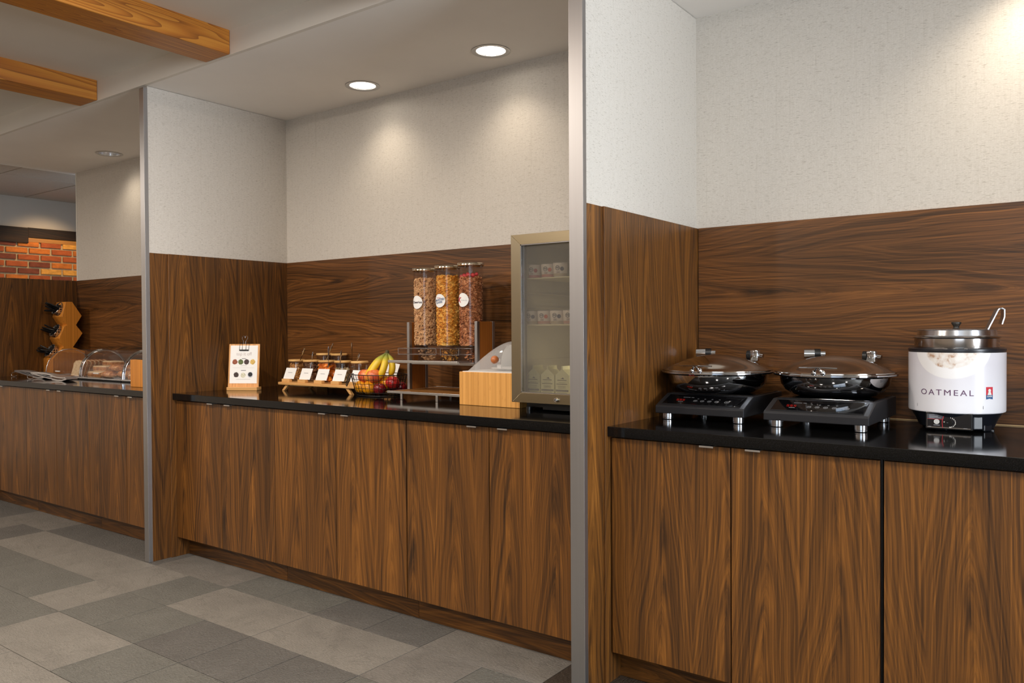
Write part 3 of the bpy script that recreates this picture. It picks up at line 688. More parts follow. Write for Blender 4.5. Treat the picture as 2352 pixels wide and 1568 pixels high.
JX = [-3.855, -3.722, -3.588, -3.452, -3.315]; JY = 3.078; JZ = ZTT+0.0503
contents = [('granola', M_GRAN, blob(.0065, .0055, .004), 560, .100, 'toasted granola filling the leftmost topping jar'), ('pecans', M_NUT, blob(.010, .006, .0045), 400, .104, 'dark pecan halves in the second topping jar'),
            ('dried_apricots', M_APR, blob(.019, .016, .007, 10, 6), 80, .100, 'orange dried apricots in a topping jar'), ('coconut_flakes', M_PALE, flake(.009), 460, .078, 'pale coconut flakes in a topping jar'), ('seeds', M_HERB, flake(.006), 560, .066, 'green seed mix in the jar behind the basket handle')]
jl = ['glass jar of toasted granola with wooden lid, leftmost of the jars', 'glass jar of dark pecans with wooden lid', 'glass jar of orange dried apricots with wooden lid', 'glass jar of pale coconut flakes with wooden lid', 'glass jar of green seeds with wooden lid, nearest the fruit basket']
rj = random.Random(5)
for k in range(5):
    jar(JX[k], JY, JZ, jl[k])
    nm, mt, mk, n_, top, lb = contents[k]
    bm = bits(rj, n_, in_cyl(0.036, 0.010, top, 0.55), mk)
    cyl(bm, (0, 0, 0.006), 0.030, top-0.012, 12)
    tag(obj(nm, bm, mt, loc=(JX[k], JY, JZ)), lb, 'food', kind='stuff')
for k, (x, lb) in enumerate(((-3.765, 'glass jar of dark dried fruit in the back row, left one'), (-3.635, 'glass jar of dark dried fruit in the back row, right one'))):
    jar(x, 3.212, ZTT+0.0845, lb, group='back row jars')
    bm = bits(rj, 200, in_cyl(0.036, 0.010, 0.075, 0.55), blob(.007, .006, .005)); cyl(bm, (0, 0, 0.006), 0.030, 0.06, 12)
    tag(obj('dried_fruit', bm, M_DARKF, loc=(x, 3.212, ZTT+0.0845)), 'dark dried fruit inside the %s back row jar' % ('left' if k == 0 else 'right'), 'food', kind='stuff')
def spoon(a, b, label, wd=0.0055):
    a, b = Vector(a), Vector(b); t = thing('spoon', label, 'spoon', a, group='metal spoons standing in the jars'); d = b-a; n_ = 9
    bm = new(); tube(bm, [d*(i/(n_-1)) for i in range(n_)], [wd*.5]*3+[wd*.42, wd*.5, wd*.7, wd*.95, wd*1.25, wd*.7], 8, flat=0.35); obj('handle', bm, CHROME, t, True)
    bm = new(); ball(bm, (0, 0, 0), 0.012, 12, 8, sz=0.4, M=Matrix.Translation(-d.normalized()*0.008) @ d.to_track_quat('X', 'Z').to_matrix().to_4x4()); obj('bowl', bm, CHROME, t, True)
zl = JZ+0.06
for a, b, lb in (((-3.835, 3.06, zl), (-3.775, 3.075, 1.157), 'spoon standing at the granola jar'), ((-3.69, 3.045, zl), (-3.683, 3.06, 1.135), 'spoon standing at the pecan jar'),
                 ((-3.60, 3.05, zl), (-3.545, 3.09, 1.185), 'tilted spoon left of the two crossing the apricot jar'), ((-3.545, 3.05, zl), (-3.548, 3.06, 1.168), 'upright tong arm in the apricot jar'),
                 ((-3.475, 3.17, 1.05), (-3.435, 3.13, 1.189), 'tallest spoon, rising behind the pale flake jar'), ((-3.43, 3.03, zl), (-3.42, 3.04, 1.145), 'spoon at the pale flake jar'),
                 ((-3.325, 3.03, zl-.02), (-3.296, 3.06, 1.132), 'spoon at the seed jar nearest the basket')):
    spoon(a, b, lb)

# ---- fruit basket ------------------------------------------------------------------
BX, BY = -3.085, 3.0
fb = thing('fruit_basket', 'black wire basket filled with oranges, peaches, apples and bananas', 'basket', (BX, BY, ZTT))
def ov(k, z):  # ellipse half axes by height
    q = z/0.112; a = 0.130+0.036*q**0.7; b = 0.095+0.032*q**0.7
    return (a*math.cos(k), b*math.sin(k), z)
bm = new()
for z in (0.02, 0.042, 0.064, 0.088): tube(bm, [ov(2*PI*i/48, z) for i in range(48)], 0.0013, 5, closed=True)
for i in range(34):
    a = 2*PI*i/34; tube(bm, [ov(a, z) for z in (0.004, 0.03, 0.07, 0.112)], 0.0013, 5)
for i in range(9):
    x = -0.12+0.03*i; h = 0.097*math.sqrt(max(0, 1-(x/0.145)**2)); tube(bm, [(x, -h, 0.005), (x, h, 0.005)], 0.0013, 5)
o = obj('wire_mesh', bm, BLACKM, fb); o['kind'] = 'stuff'
bm = new(); tube(bm, [ov(2*PI*i/64, 0.112) for i in range(64)], 0.0024, 6, closed=True); obj('rim', bm, BLACKM, fb)
bm = new(); tube(bm, [ov(2*PI*i/64, 0.0035) for i in range(64)], 0.0022, 6, closed=True); obj('foot_ring', bm, BLACKM, fb)
def hdl(a):
    c = Vector(ov(a, 0.112)); n_ = Vector((math.cos(a), math.sin(a), 0)); t_ = Vector((-math.sin(a), math.cos(a), 0))
    bm = new(); pts = [c+t_*0.055+n_*0.004, c+t_*0.062+n_*0.012+Vector((0, 0, -0.018)), c+t_*0.045+n_*0.022+Vector((0, 0, -0.045)), c+t_*0.03+n_*0.026+Vector((0, 0, -0.058)), c-t_*0.03+n_*0.026+Vector((0, 0, -0.058)), c-t_*0.045+n_*0.022+Vector((0, 0, -0.045)), c-t_*0.062+n_*0.012+Vector((0, 0, -0.018)), c-t_*0.055+n_*0.004]
    tube(bm, pts, 0.0026, 6); obj('handle', bm, BLACKM, fb, True)
hdl(math.radians(232)); hdl(math.radians(45))
def fruit_mat(name, stops, bumpy=0, scale=9, rough=0.35):
    n = NT(name); co = n.coord((scale,)*3, rnd=13); a = n.noise(co, 1.0, 3.0, 0.5, 0.6)
    col = n.ramp(a, [(p, srgb(*c)) for p, c in stops]); sp = n.noise(n.coord((260,)*3), 1.0, 1.0)
    col = n.mix(n.math('MULTIPLY', n.math('GREATER_THAN', sp, 0.68), 0.25), col, srgb(250, 220, 150)); n.set(col=col, rough=rough)
    if bumpy: n.bump(n.noise(n.coord((380,)*3), 1.0, 1.0), 0.3, 0.0008)
    return n.m
ORG = fruit_mat('orange_peel', [(0.3, (226, 140, 10)), (0.7, (244, 170, 26))], 1); PCH = fruit_mat('peach_skin', [(0.36, (196, 72, 50)), (0.52, (222, 120, 60)), (0.66, (236, 170, 84))], 0, 14)
APL = fruit_mat('apple_skin', [(0.35, (150, 18, 24)), (0.55, (190, 40, 38)), (0.72, (222, 120, 84))], 0, 16, 0.2); APD = fruit_mat('dark_apple_skin', [(0.35, (96, 10, 20)), (0.6, (140, 24, 30))], 0, 16, 0.2)
STEM = plain('stem_brown', (92, 66, 40), 0.8)
def fruit(name, x, y, z, r, mat, label, cat, sz=0.93, dimple=0.12):
    t = thing(name, label, cat, (x, y, z), random.uniform(0, 6), group=name.replace('_', ' ')+'s in the wire basket')
    prof = []
    for i in range(17):
        a = PI*i/16; rr = r*math.sin(a); zz = -r*sz*math.cos(a)
        zz -= (dimple*r if i > 8 else -dimple*r*0.7)*math.exp(-(rr/(0.28*r))**2); prof.append((0 if i in (0, 16) else rr, zz))
    bm = new(); lathe(bm, prof, 26); obj('flesh', bm, mat, t, True)
    bm = new(); rod(bm, (0, 0, r*sz*0.82), (0.003, 0.001, r*sz*1.1), 0.0018, 6); obj('stem', bm, STEM, t)
Z0 = ZTT
fruit('orange', BX-0.095, BY-0.035, Z0+0.043, .038, ORG, 'orange at the lower left of the basket', 'orange', .97, .04); fruit('orange', BX-0.02, BY-0.052, Z0+0.042, .037, ORG, 'orange at the bottom front of the basket, below the peaches', 'orange', .97, .04)
fruit('orange', BX+0.035, BY+0.02, Z0+0.062, .040, ORG, 'orange in the basket under the bananas', 'orange', .97, .04); fruit('orange', BX-0.08, BY+0.045, Z0+0.043, .037, ORG, 'orange hidden at the back left of the basket', 'orange', .97, .04)
fruit('peach', BX-0.080, BY-0.02, Z0+0.100, .042, PCH, 'blushed peach on the left of the basket top', 'peach'); fruit('peach', BX+0.004, BY-0.040, Z0+0.104, .041, PCH, 'blushed peach beside the bananas on the basket top', 'peach')
fruit('apple', BX+0.11, BY-0.01, Z0+0.072, .037, APL, 'bright red apple on the right of the basket', 'apple'); fruit('apple', BX+0.06, BY-0.055, Z0+0.040, .034, APD, 'dark red apple low at the front of the basket', 'apple'); fruit('apple', BX+0.115, BY+0.045, Z0+0.044, .034, APD, 'dark red apple low at the right back of the basket', 'apple'); fruit('apple', BX+0.05, BY+0.065, Z0+0.045, .033, APD, 'dark red apple at the back of the basket', 'apple')
def ban_mat():
    n = NT('banana_skin'); tc = n.t.nodes.new('ShaderNodeTexCoord'); sx = n.t.nodes.new('ShaderNodeSeparateXYZ'); n.link(tc.outputs['Object'], sx.inputs[0])
    a = n.noise(n.coord((30, 30, 30)), 1.0, 3.0)
    col = n.ramp(n.math('ADD', sx.outputs[2], n.math('MULTIPLY', a, 0.01)), [(0.15, srgb(236, 196, 40)), (0.185, srgb(232, 198, 60)), (0.205, srgb(170, 170, 60)), (0.225, srgb(104, 110, 50))])
    n.set(col=col, rough=0.42); return n.m
BANM = ban_mat()
bb = thing('banana_bunch', 'bunch of yellow bananas with green stems standing in the basket', 'bananas', (BX-0.005, BY+0.0, Z0))
top = Vector((0.035, 0.03, 0.226))
for k, (dx, dy, bulge, rad) in enumerate(((-0.055, -0.035, (-0.02, -0.03), .0175), (-0.012, -0.055, (0.0, -0.045), .0185), (0.04, -0.03, (0.045, -0.03), .018), (0.062, 0.02, (0.06, 0.0), .017))):
    pts = []; rr = []
    end = Vector((dx, dy, 0.072+0.01*k)); mid = Vector(((dx+top.x)/2+bulge[0], (dy+top.y)/2+bulge[1], 0.155))
    for i in range(15):
        t = i/14; p = (1-t)**2*end+2*t*(1-t)*mid+t*t*top; pts.append(p)
        rr.append(rad*(0.25 if i == 0 else 0.62 if i == 1 else 0.88 if i == 2 else 1.0 if i < 9 else (1.0, .95, .8, .55, .34, .3)[i-9]))
    bm = new(); tube(bm, pts, rr, 12); obj('banana', bm, BANM, bb, True)
bm = new(); tube(bm, [top+Vector((0, 0, -0.004)), top+Vector((0.002, 0.003, 0.012))], [0.011, 0.009], 8); obj('crown', bm, plain('banana_crown', (84, 74, 44), 0.8), bb)

# ---- cereal rack -------------------------------------------------------------------
rk = thing('display_rack', 'aluminium and bamboo two-tier rack holding three cereal dispensers', 'rack', (-2.64, 3.05, ZTT))
ox, oy, oz = -2.64, 3.05, ZTT
def R_(name, x0, x1, y0, y1, z0, z1, mat, bev=0.001, parent=rk):
    bm = new(); box(bm, x0-ox, x1-ox, y0-oy, y1-oy, z0-oz, z1-oz, bev); return obj(name, bm, mat, parent)
RX1 = -2.394
R_('front_rail', -2.893, RX1, 2.868, 2.876, 0.944, 0.956, ALU_X); R_('rear_rail', -2.893, RX1, 3.236, 3.244, 0.944, 0.956, ALU_X)
R_('side_rail', -2.893, -2.885, 2.876, 3.236, 0.944, 0.955, ALU_X); R_('side_rail', RX1-0.008, RX1, 2.876, 3.236, 0.944, 0.955, ALU_X)
ns = 20
for i in range(ns):
    x = -2.882+(RX1-0.012+2.882)*i/(ns-1)-0.000
    bm = new(); box(bm, -0.0085, 0.0085, -0.178, 0.178, 0, 0.005); obj('slat', bm, BAM_Y, rk, loc=(x+0.006-ox, 3.056-oy, 0.948-oz))
for x in (-2.795, -2.562, -2.405):
    for y in (2.872, 3.24):
        R_('leg', x-0.007, x+0.007, y-0.004, y+0.004, ZTT, 0.944, ALU_X)
for x, nm in ((-2.862, 'side_panel'), (-2.418, 'side_panel')):
    R_('side_panel', x-0.006, x+0.006, 3.010, 3.112, 0.9562, 1.297, BAM_D)
    R_('edge_profile', x-0.008, x+0.008, 2.990, 3.010, 0.9562, 1.298, ALU); R_('edge_profile', x-0.008, x+0.008, 3.112, 3.130, 0.9562, 1.298, ALU)
# upper shelf
R_('shelf_plate', -2.852, -2.428, 2.882, 3.128, 1.096, 1.100, ALU_X); R_('shelf_front', -2.886, -2.432, 2.868, 2.882, 1.096, 1.109, ALU_X)
R_('shelf_lip', -2.85, -2.43, 3.0, 3.008, 1.084, 1.096, ALU_X)
# catch trays and dispenser base (clear acrylic)
def tray(x0, x1, y0, y1, z0, z1, label):
    t = thing('catch_tray', label, 'tray', ((x0+x1)/2, (y0+y1)/2, z0), group='clear catch trays under the cereal tubes')
    a, b = (x1-x0)/2, (y1-y0)/2; h = z1-z0; w_ = 0.002
    bm = new()
    box(bm, -a, a, -b, b, 0, w_); box(bm, -a, a, -b, -b+w_, w_, h); box(bm, -a, a, b-w_, b, w_, h); box(bm, -a, -a+w_, -b+w_, b-w_, w_, h); box(bm, a-w_, a, -b+w_, b-w_, w_, h); obj('tray', bm, CLEAR, t)
    bm = new(); tube(bm, [(-a, -b, h), (a, -b, h), (a, b, h), (-a, b, h)], 0.0014, 4, closed=True); tube(bm, [(-a, -b, 0.001), (a, -b, 0.001), (a, b, 0.001), (-a, b, 0.001)], 0.0014, 4, closed=True)
    for sx, sy in ((-a, -b), (a, -b)): rod(bm, (sx, sy, 0), (sx, sy, h), 0.0014, 4)
    obj('tray_edge', bm, thin('tray_edge', (0.8, 0.76, 0.76), 0.9, 0.1, 0.9), t)
    return t
ztr = 1.138
bs = new()
for x0 in (-2.850, -2.702, -2.556): 
    box(bs, x0, x0+0.122, 2.890, 2.892, 1.1005, 1.136); box(bs, x0, x0+0.002, 2.892, 3.11, 1.1005, 1.136); box(bs, x0+0.120, x0+0.122, 2.892, 3.11, 1.1005, 1.136)
box(bs, -2.852, -2.43, 2.99, 3.115, 1.170, 1.176)
dz = obj('dispenser_base', bs, CLEAR); tag(dz, 'clear acrylic base frame under the three cereal tubes', 'dispenser base')
tray(-2.823, -2.572, 2.878, 2.988, ztr, ztr+0.03, 'long clear catch tray at the left under the cereal tubes'); tray(-2.545, -2.432, 2.878, 2.988, ztr, ztr+0.03, 'short clear catch tray at the right under the cereal tubes')
M_OAT = vmat('cereal_rings', [(0.3, (206, 150, 98)), (0.6, (240, 196, 142))], 40); M_CORN = vmat('corn_flakes', [(0.3, (224, 150, 44)), (0.55, (246, 188, 82)), (0.75, (252, 214, 122))], 50); M_BRN = vmat('bran_flakes', [(0.3, (160, 98, 56)), (0.55, (206, 140, 90)), (0.75, (228, 172, 122))], 50)
M_BERRY = vmat('dried_strawberry', [(0.3, (120, 16, 24)), (0.6, (196, 50, 50)), (0.8, (228, 110, 90))], 60)
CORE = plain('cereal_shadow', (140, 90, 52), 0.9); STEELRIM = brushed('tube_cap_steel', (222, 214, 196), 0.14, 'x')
tubes = [(-2.797, 1.515, M_OAT, 'oat_rings', 'Cheerios', 'ring'), (-2.645, 1.522, M_CORN, 'corn_flakes', 'flakes', 'flake'), (-2.496, 1.512, M_BRN, 'bran_flakes', 'K', 'bran')]
tl = ['clear cereal tube of oat rings, leftmost of the three', 'clear cereal tube of golden corn flakes, middle of the three', 'clear cereal tube of bran flakes with red berries, rightmost of the three']
rc_ = random.Random(11)
for (x, zt_, mt, nm, word, kind), lb in zip(tubes, tl):
    t = thing('cereal_dispenser', lb, 'cereal dispenser', (x, 3.05, 1.1765), group='cereal dispenser tubes')
    h = 1.570+0.004*(x+2.8)*10-1.1765; r = 0.0615
    bm = new(); lathe(bm, [(r-0.003, 0), (r, h-0.01), (r-0.0018, h-0.01), (r-0.0048, 0.0)], 40); obj('clear_tube', bm, CLEAR, t, True)
    bm = new(); lathe(bm, [(0, 0.0), (r-0.004, 0.0), (r-0.004, 0.003), (0, 0.003)], 32); obj('bottom_plate', bm, CLEAR, t, True)
    bm = new(); lathe(bm, [(0, h+0.004), (r*0.7, h+0.003), (r+0.004, h), (r+0.006, h-0.004), (r+0.004, h-0.006), (r+0.005, h-0.011), (r+0.001, h-0.014), (r-0.002, h-0.0105), (0, h-0.0105)], 40); obj('cap', bm, STEELRIM, t, True)
    for sx in (-1, 1):
        bm = new(); rod(bm, (sx*0.05, 0.02, h-0.02), (sx*0.05, 0.02, h-0.008), 0.004, 8); obj('cap_catch', bm, CHROME2, t)
    # label disc wrapped on the front
    zl_ = (1.398 if kind == 'ring' else 1.402)-1.1765; bm = new(); RR = r+0.0012; lr = 0.0335; a0 = -PI/2-0.02
    cen = bm.verts.new((RR*math.cos(a0), RR*math.sin(a0), zl_)); prev = None
    rings_ = []
    for q in (0.5, 1.0):
        rings_.append([bm.verts.new(((RR)*math.cos(a0+lr*q*math.cos(2*PI*k/36)/RR), RR*math.sin(a0+lr*q*math.cos(2*PI*k/36)/RR), zl_+lr*q*math.sin(2*PI*k/36))) for k in range(36)])
    for k in range(36):
        j = (k+1) % 36; bm.faces.new((cen, rings_[0][k], rings_[0][j])); bm.faces.new((rings_[0][k], rings_[1][k], rings_[1][j], rings_[0][j]))
    lab = obj('round_label', bm, WHITE, t)
    def wrap(px=0, pz=0, rot=0.0):
        def f(a, b):
            u = px+a*math.cos(rot)-b*math.sin(rot); v = pz+a*math.sin(rot)+b*math.cos(rot); an = a0+u/(RR)
            return ((RR+0.0006)*math.cos(an), (RR+0.0006)*math.sin(an), zl_+v)
        return f
    if kind == 'ring': obj('lettering', text_bm('Cheerios', 0.0165, wrap(), bold=0.0004), DARKINK, lab)
    elif kind == 'flake':
        obj('lettering', text_bm("Kellogg's", 0.0075, wrap(-0.004, 0.0145, 0.05)), REDINK, lab); obj('lettering', text_bm('FROSTED', 0.0140, wrap(0.0, 0.004, 0.16), bold=0.0006), BLUEINK, lab); obj('lettering', text_bm('FLAKES', 0.0125, wrap(-0.002, -0.009, 0.16), bold=0.0006), BLUEINK, lab)
    else:
        obj('lettering', text_bm('K', 0.036, wrap(-0.021, 0.001, -0.25), bold=0.0008), REDINK, lab); obj('lettering', text_bm('Red Berries', 0.0072, wrap(0.008, -0.002)), GREYINK, lab)
    # cereal
    top_ = zt_-1.1765
    bm = new()
    fz = in_cyl(0.0525, 0.008, top_, 0.10)
    if kind == 'ring': mk = ringlet(0.0042, 0.0020); N = 2800
    elif kind == 'flake': mk = flake(0.0082); N = 3200
    else: mk = flake(0.0070); N = 3800
    if kind == 'ring':
        for _ in range(2600):
            a = rc_.uniform(0, 2*PI); q = rc_.choice((0.0485, 0.0515, 0.054)); p = Vector((q*math.cos(a), q*math.sin(a), rc_.uniform(0.008, top_)))
            ax2 = (Vector((math.cos(a), math.sin(a), 0))+Vector((rc_.uniform(-1, 1), rc_.uniform(-1, 1), rc_.uniform(-1, 1)))*0.75).normalized()
            M = Matrix.Translation(p) @ ax2.to_track_quat('Z', 'X').to_matrix().to_4x4()
            tube(bm, [M @ Vector((0.0043*math.cos(2*PI*i/8), 0.0043*math.sin(2*PI*i/8), 0)) for i in range(8)], 0.0018, 5, closed=True)
        N = 0
    for _ in range(N): mk(bm, rc_, fz(rc_))
    for _ in range(220):
        a = rc_.uniform(0, 2*PI); q = 0.05*math.sqrt(rc_.random()); mk(bm, rc_, Vector((q*math.cos(a), q*math.sin(a), top_+rc_.uniform(-.004, .004))))
    cer = obj(nm, bm, mt, loc=(x, 3.05, 1.1765))
    tag(cer, {'ring': 'tan oat ring cereal inside the leftmost tube', 'flake': 'golden corn flakes inside the middle tube', 'bran': 'brown bran flakes inside the right tube'}[kind], 'cereal', kind='stuff')
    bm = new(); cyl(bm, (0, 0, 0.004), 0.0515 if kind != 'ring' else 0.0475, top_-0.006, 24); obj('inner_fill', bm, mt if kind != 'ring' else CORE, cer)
    if kind == 'bran':
        for (bx_, by_, bz_, s) in ((-0.036, -0.026, top_+0.004, 1.1), (-0.012, -0.034, top_+0.006, 1.4), (0.010, -0.032, top_+0.010, 1.4), (0.030, -0.022, top_+0.010, 1.2), (0.034, 0.002, top_+0.016, 1.0), (-0.02, 0.0, top_+0.008, 1.1)):
            bm = new(); ball(bm, (0, 0, 0), 0.011*s, 10, 6, sx=1.1, sy=0.5, sz=0.85, M=Matrix.Rotation(rc_.uniform(-0.7, 0.7), 4, 'Y')); tag(obj('strawberry_slice', bm, M_BERRY, True and None, True, loc=(x+bx_, 3.05+by_, 1.1765+bz_)), 'dried red strawberry slice on top of the bran flakes', 'strawberry', 'dried strawberry slices on the bran flakes')
    # a little cereal on the tray / in the chute below
    bm = new()
    for _ in range(90): mk(bm, rc_, Vector((rc_.uniform(-0.035, 0.035), rc_.uniform(-0.02, 0.05), rc_.uniform(1.104, 1.165)-1.1765)))
    o = obj('chute_cereal', bm, mt, cer)

# ---- bamboo display box with acrylic dome --------------------------------------------
def bam_box(x0, x1, y0, y1, z1, label, dome=True):
    cx, cy_ = (x0+x1)/2, (y0+y1)/2; a, b = (x1-x0)/2, (y1-y0)/2; h = z1-ZTT
    t = thing('bamboo_display_box', label, 'display box', (cx, cy_, ZTT))
    w_ = 0.012; bm = new(); box(bm, -a, a, -b, -b+w_, 0, h, 0.002); obj('front_board', bm, BAM_Z if dome else BAM_O, t)
    bm = new(); box(bm, -a, a, b-w_, b, 0, h, 0.002); obj('back_board', bm, BAM_Z, t)
    for s in (-1, 1):
        bm = new(); x_ = s*(a-w_/2); box(bm, x_-w_/2, x_+w_/2, -b+w_, b-w_, 0, h, 0.001); obj('side_board', bm, BAM_Z, t)
    bm = new(); box(bm, -a+w_, a-w_, -b+w_, b-w_, h-0.03, h-0.024); obj('inner_tray', bm, WHITEP, t)
    if dome:
        bm = new(); box(bm, -a+0.018, a-0.002, -b+0.002, b-0.002, h, h+0.003, 0.001); obj('dome_flange', bm, WHITEP, t)
        bm = new(); A, B, HH = a-0.012, b-0.006, 0.134; U, V = 28, 14; rows_ = []
        for j in range(V+1):
            ph = (PI/2)*j/V; rr = 1-(j/V)**1.25; zz = HH*(1-rr**1.9); row = []
            for i in range(U):
                th = 2*PI*i/U; e = 0.28+0.72*(j/V)
                cx_ = math.copysign(abs(math.cos(th))**e, math.cos(th)); sy_ = math.copysign(abs(math.sin(th))**e, math.sin(th))
                row.append(bm.verts.new((0.006+A*rr*cx_, B*rr*sy_, h+0.003+zz)) if j < V else None)
            if j == V: c = bm.verts.new((0.006, 0, h+0.003+HH)); row = [c]*U
            rows_.append(row)
        for j in range(V):
            for i in range(U):
                k = (i+1) % U
                if j == V-1: bm.faces.new((rows_[j][i], rows_[j][k], rows_[V][0]))
                else: bm.faces.new((rows_[j][i], rows_[j][k], rows_[j+1][k], rows_[j+1][i]))
        half = bm.copy(); bmesh.ops.delete(half, geom=[v for v in half.verts if v.co.y < 0.015], context='VERTS')
        for v in half.verts: v.co.x = 0.006+(v.co.x-0.006)*0.95; v.co.z = h+0.003+(v.co.z-h-0.003)*0.95; v.co.y *= 0.95
        obj('rear_shell', half, WHITEP, t, True); obj('dome', bm, FROST, t, True)
        DOMEV = None
        bm = new(); lathe(bm, [(0, 0), (0.06, 0), (0.11, 0.008), (0.115, 0.01), (0.112, 0.011), (0.06, 0.004), (0, 0.003)], 36, 0.01, 0.01, h+0.004); obj('plate', bm, WHITEP, t, True)
        kx, ky, kz = 0.005, -0.118, h+0.052
        bm = new(); ball(bm, (kx, ky-0.022, kz+0.004), 0.0185, 24, 14); obj('knob', bm, plain('knob_wood', (186, 108, 58), 0.35), t, True)
        bm = new(); rod(bm, (kx+0.01, ky, kz), (kx+0.004, ky-0.012, kz+0.002), 0.009, 10); box(bm, kx+0.0, kx+0.022, ky-0.006, ky+0.006, kz-0.036, kz-0.018, 0.002); obj('knob_bracket', bm, WHITEP, t)
        bm = new(); box(bm, -0.02, 0.05, -0.006, 0.006, h+0.137, h+0.141); box(bm, -0.02, -0.016, -0.006, 0.006, h+0.128, h+0.137); box(bm, 0.046, 0.05, -0.006, 0.006, h+0.128, h+0.137); obj('top_handle', bm, CLEAR, t)
    return t
bam_box(-2.388, -2.046, 2.830, 3.19, 1.066, 'bamboo display box with a clear dome and round wooden knob beside the fridge')

# ---- glass door fridge ----------------------------------------------------------------
FX0, FX1, FY0, FY1, FZ0, FZ1 = -2.030, -1.506, 2.750, 3.250, 0.950, 1.657
fr = thing('display_fridge', 'countertop fridge with steel framed glass door beside the metal post', 'fridge', (FX0, FY0, ZTT))
def Q(name, x0, x1, y0, y1, z0, z1, mat, bev=0.0, parent=None, smooth=False):
    bm = new(); box(bm, x0-FX0, x1-FX0, y0-FY0, y1-FY0, z0-ZTT, z1-ZTT, bev); return obj(name, bm, mat, parent or fr, smooth)
INNER = plain('fridge_liner', (196, 186, 160), 0.5, var=0.02); GASK = plain('gasket', (120, 112, 98), 0.6)
t_ = 0.03
bm = new()
for a in ((FX0+.004, FX0+t_, FY0+0.045, FY1, FZ0, FZ1), (FX1-t_, FX1-.004, FY0+0.045, FY1, FZ0, FZ1), (FX0+t_, FX1-t_, FY0+0.045, FY1, FZ1-t_, FZ1), (FX0+t_, FX1-t_, FY0+0.045, FY1, FZ0, FZ0+t_), (FX0+t_, FX1-t_, FY1-t_, FY1, FZ0+t_, FZ1-t_)):
    box(bm, a[0]-FX0, a[1]-FX0, a[2]-FY0, a[3]-FY0, a[4]-ZTT, a[5]-ZTT)
obj('case', bm, BLACKM, fr)
bm = new()
for a in ((FX0+t_, FX0+t_+.002, FY0+0.045, FY1-t_, FZ0+t_, FZ1-t_), (FX1-t_-.002, FX1-t_, FY0+0.045, FY1-t_, FZ0+t_, FZ1-t_), (FX0+t_, FX1-t_, FY1-t_-.002, FY1-t_, FZ0+t_, FZ1-t_), (FX0+t_, FX1-t_, FY0+0.045, FY1-t_, FZ0+t_, FZ0+t_+.002), (FX0+t_, FX1-t_, FY0+0.045, FY1-t_, FZ1-t_-.002, FZ1-t_)):
    box(bm, a[0]-FX0, a[1]-FX0, a[2]-FY0, a[3]-FY0, a[4]-ZTT, a[5]-ZTT)
obj('liner', bm, INNER, fr)
for z in (1.06, 1.12, 1.35, 1.41, 1.53):
    Q('shelf_runner', FX0+t_+.002, FX0+t_+.008, FY0+0.06, FY1-t_-.004, z, z+.006, INNER)
W_ = 0.050
def mit(bm, pts):  # mitred frame piece, front face polygon in XZ
    prism(bm, [(x-FX0, z-ZTT) for x, z in pts], 'y', 0.0, 0.035, 0.0012)
xi0, xi1, zi0, zi1 = FX0+W_, FX1-W_, FZ0+0.042, FZ1-0.043
pieces = [[(FX0, FZ0), (FX0, FZ1), (xi0, zi1), (xi0, zi0)], [(FX1, FZ0), (xi1, zi0), (xi1, zi1), (FX1, FZ1)], [(FX0, FZ1), (FX1, FZ1), (xi1, zi1), (xi0, zi1)], [(FX0, FZ0), (xi0, zi0), (xi1, zi0), (FX1, FZ0)]]
STEEL_H = brushed('fridge_steel_horizontal', (166, 152, 124), 0.3, 'x', 0.02)
bm = new(); g0 = 0.035
for a in ((0.006, W_, g0, 0.0446, .006+FZ0-ZTT, FZ1-ZTT-.006), (FX1-FX0-W_, FX1-FX0-.006, g0, 0.0446, .006+FZ0-ZTT, FZ1-ZTT-.006), (W_, FX1-FX0-W_, g0, .0446, .006+FZ0-ZTT, zi0-ZTT), (W_, FX1-FX0-W_, g0, .0446, zi1-ZTT, FZ1-ZTT-.006)): box(bm, *a)
dr = obj('door', bm, GASK, fr)
for k, pc in enumerate(pieces):
    bm = new(); mit(bm, pc); obj('frame_member', bm, STEEL if k < 2 else STEEL_H, dr)
bm = new(); e_ = 0.004
for a in ((xi0, xi0+e_, zi0, zi1), (xi1-e_, xi1, zi0, zi1), (xi0, xi1, zi0, zi0+e_), (xi0, xi1, zi1-e_, zi1)): box(bm, a[0]-FX0, a[1]-FX0, -0.001, 0.006, a[2]-ZTT, a[3]-ZTT)
obj('glass_bead', bm, CHROME2, dr)
bm = new(); box(bm, xi0-FX0+.001, xi1-FX0-.001, 0.008, 0.012, zi0-ZTT+.001, zi1-ZTT-.001); obj('glass_pane', bm, SMOKE, dr)
lx, lz = -1.801-FX0, 0.969-ZTT
bm = new(); rod(bm, (lx, 0.002, lz), (lx, -0.010, lz), 0.0085, 20); rod(bm, (lx, -0.010, lz), (lx, -0.014, lz), 0.006, 20); lk = obj('lock', bm, CHROME, dr, True)
bm = new(); box(bm, lx-0.001, lx+0.001, -0.0145, -0.014, lz-0.003, lz+0.003); 
obj('keyhole', bm, BLACK, fr)
Q('plinth', FX0+0.03, FX1-0.004, FY0+0.07, FY1-0.02, ZTT+0.012, FZ0, BLACK)
Q('kick_plate', FX0+0.14, FX1-0.006, FY0+0.03, FY0+0.07, ZTT+0.008, FZ0-0.004, BLACK)
for x in (FX0+0.05, FX1-0.05):
    for y in (FY0+0.06, FY1-0.06):
        bm = new(); cyl(bm, (x-FX0, y-FY0, 0), 0.014, 0.014, 16); obj('foot', bm, BLACK, fr)
WIRE = plain('shelf_wire', (226, 214, 176), 0.35)
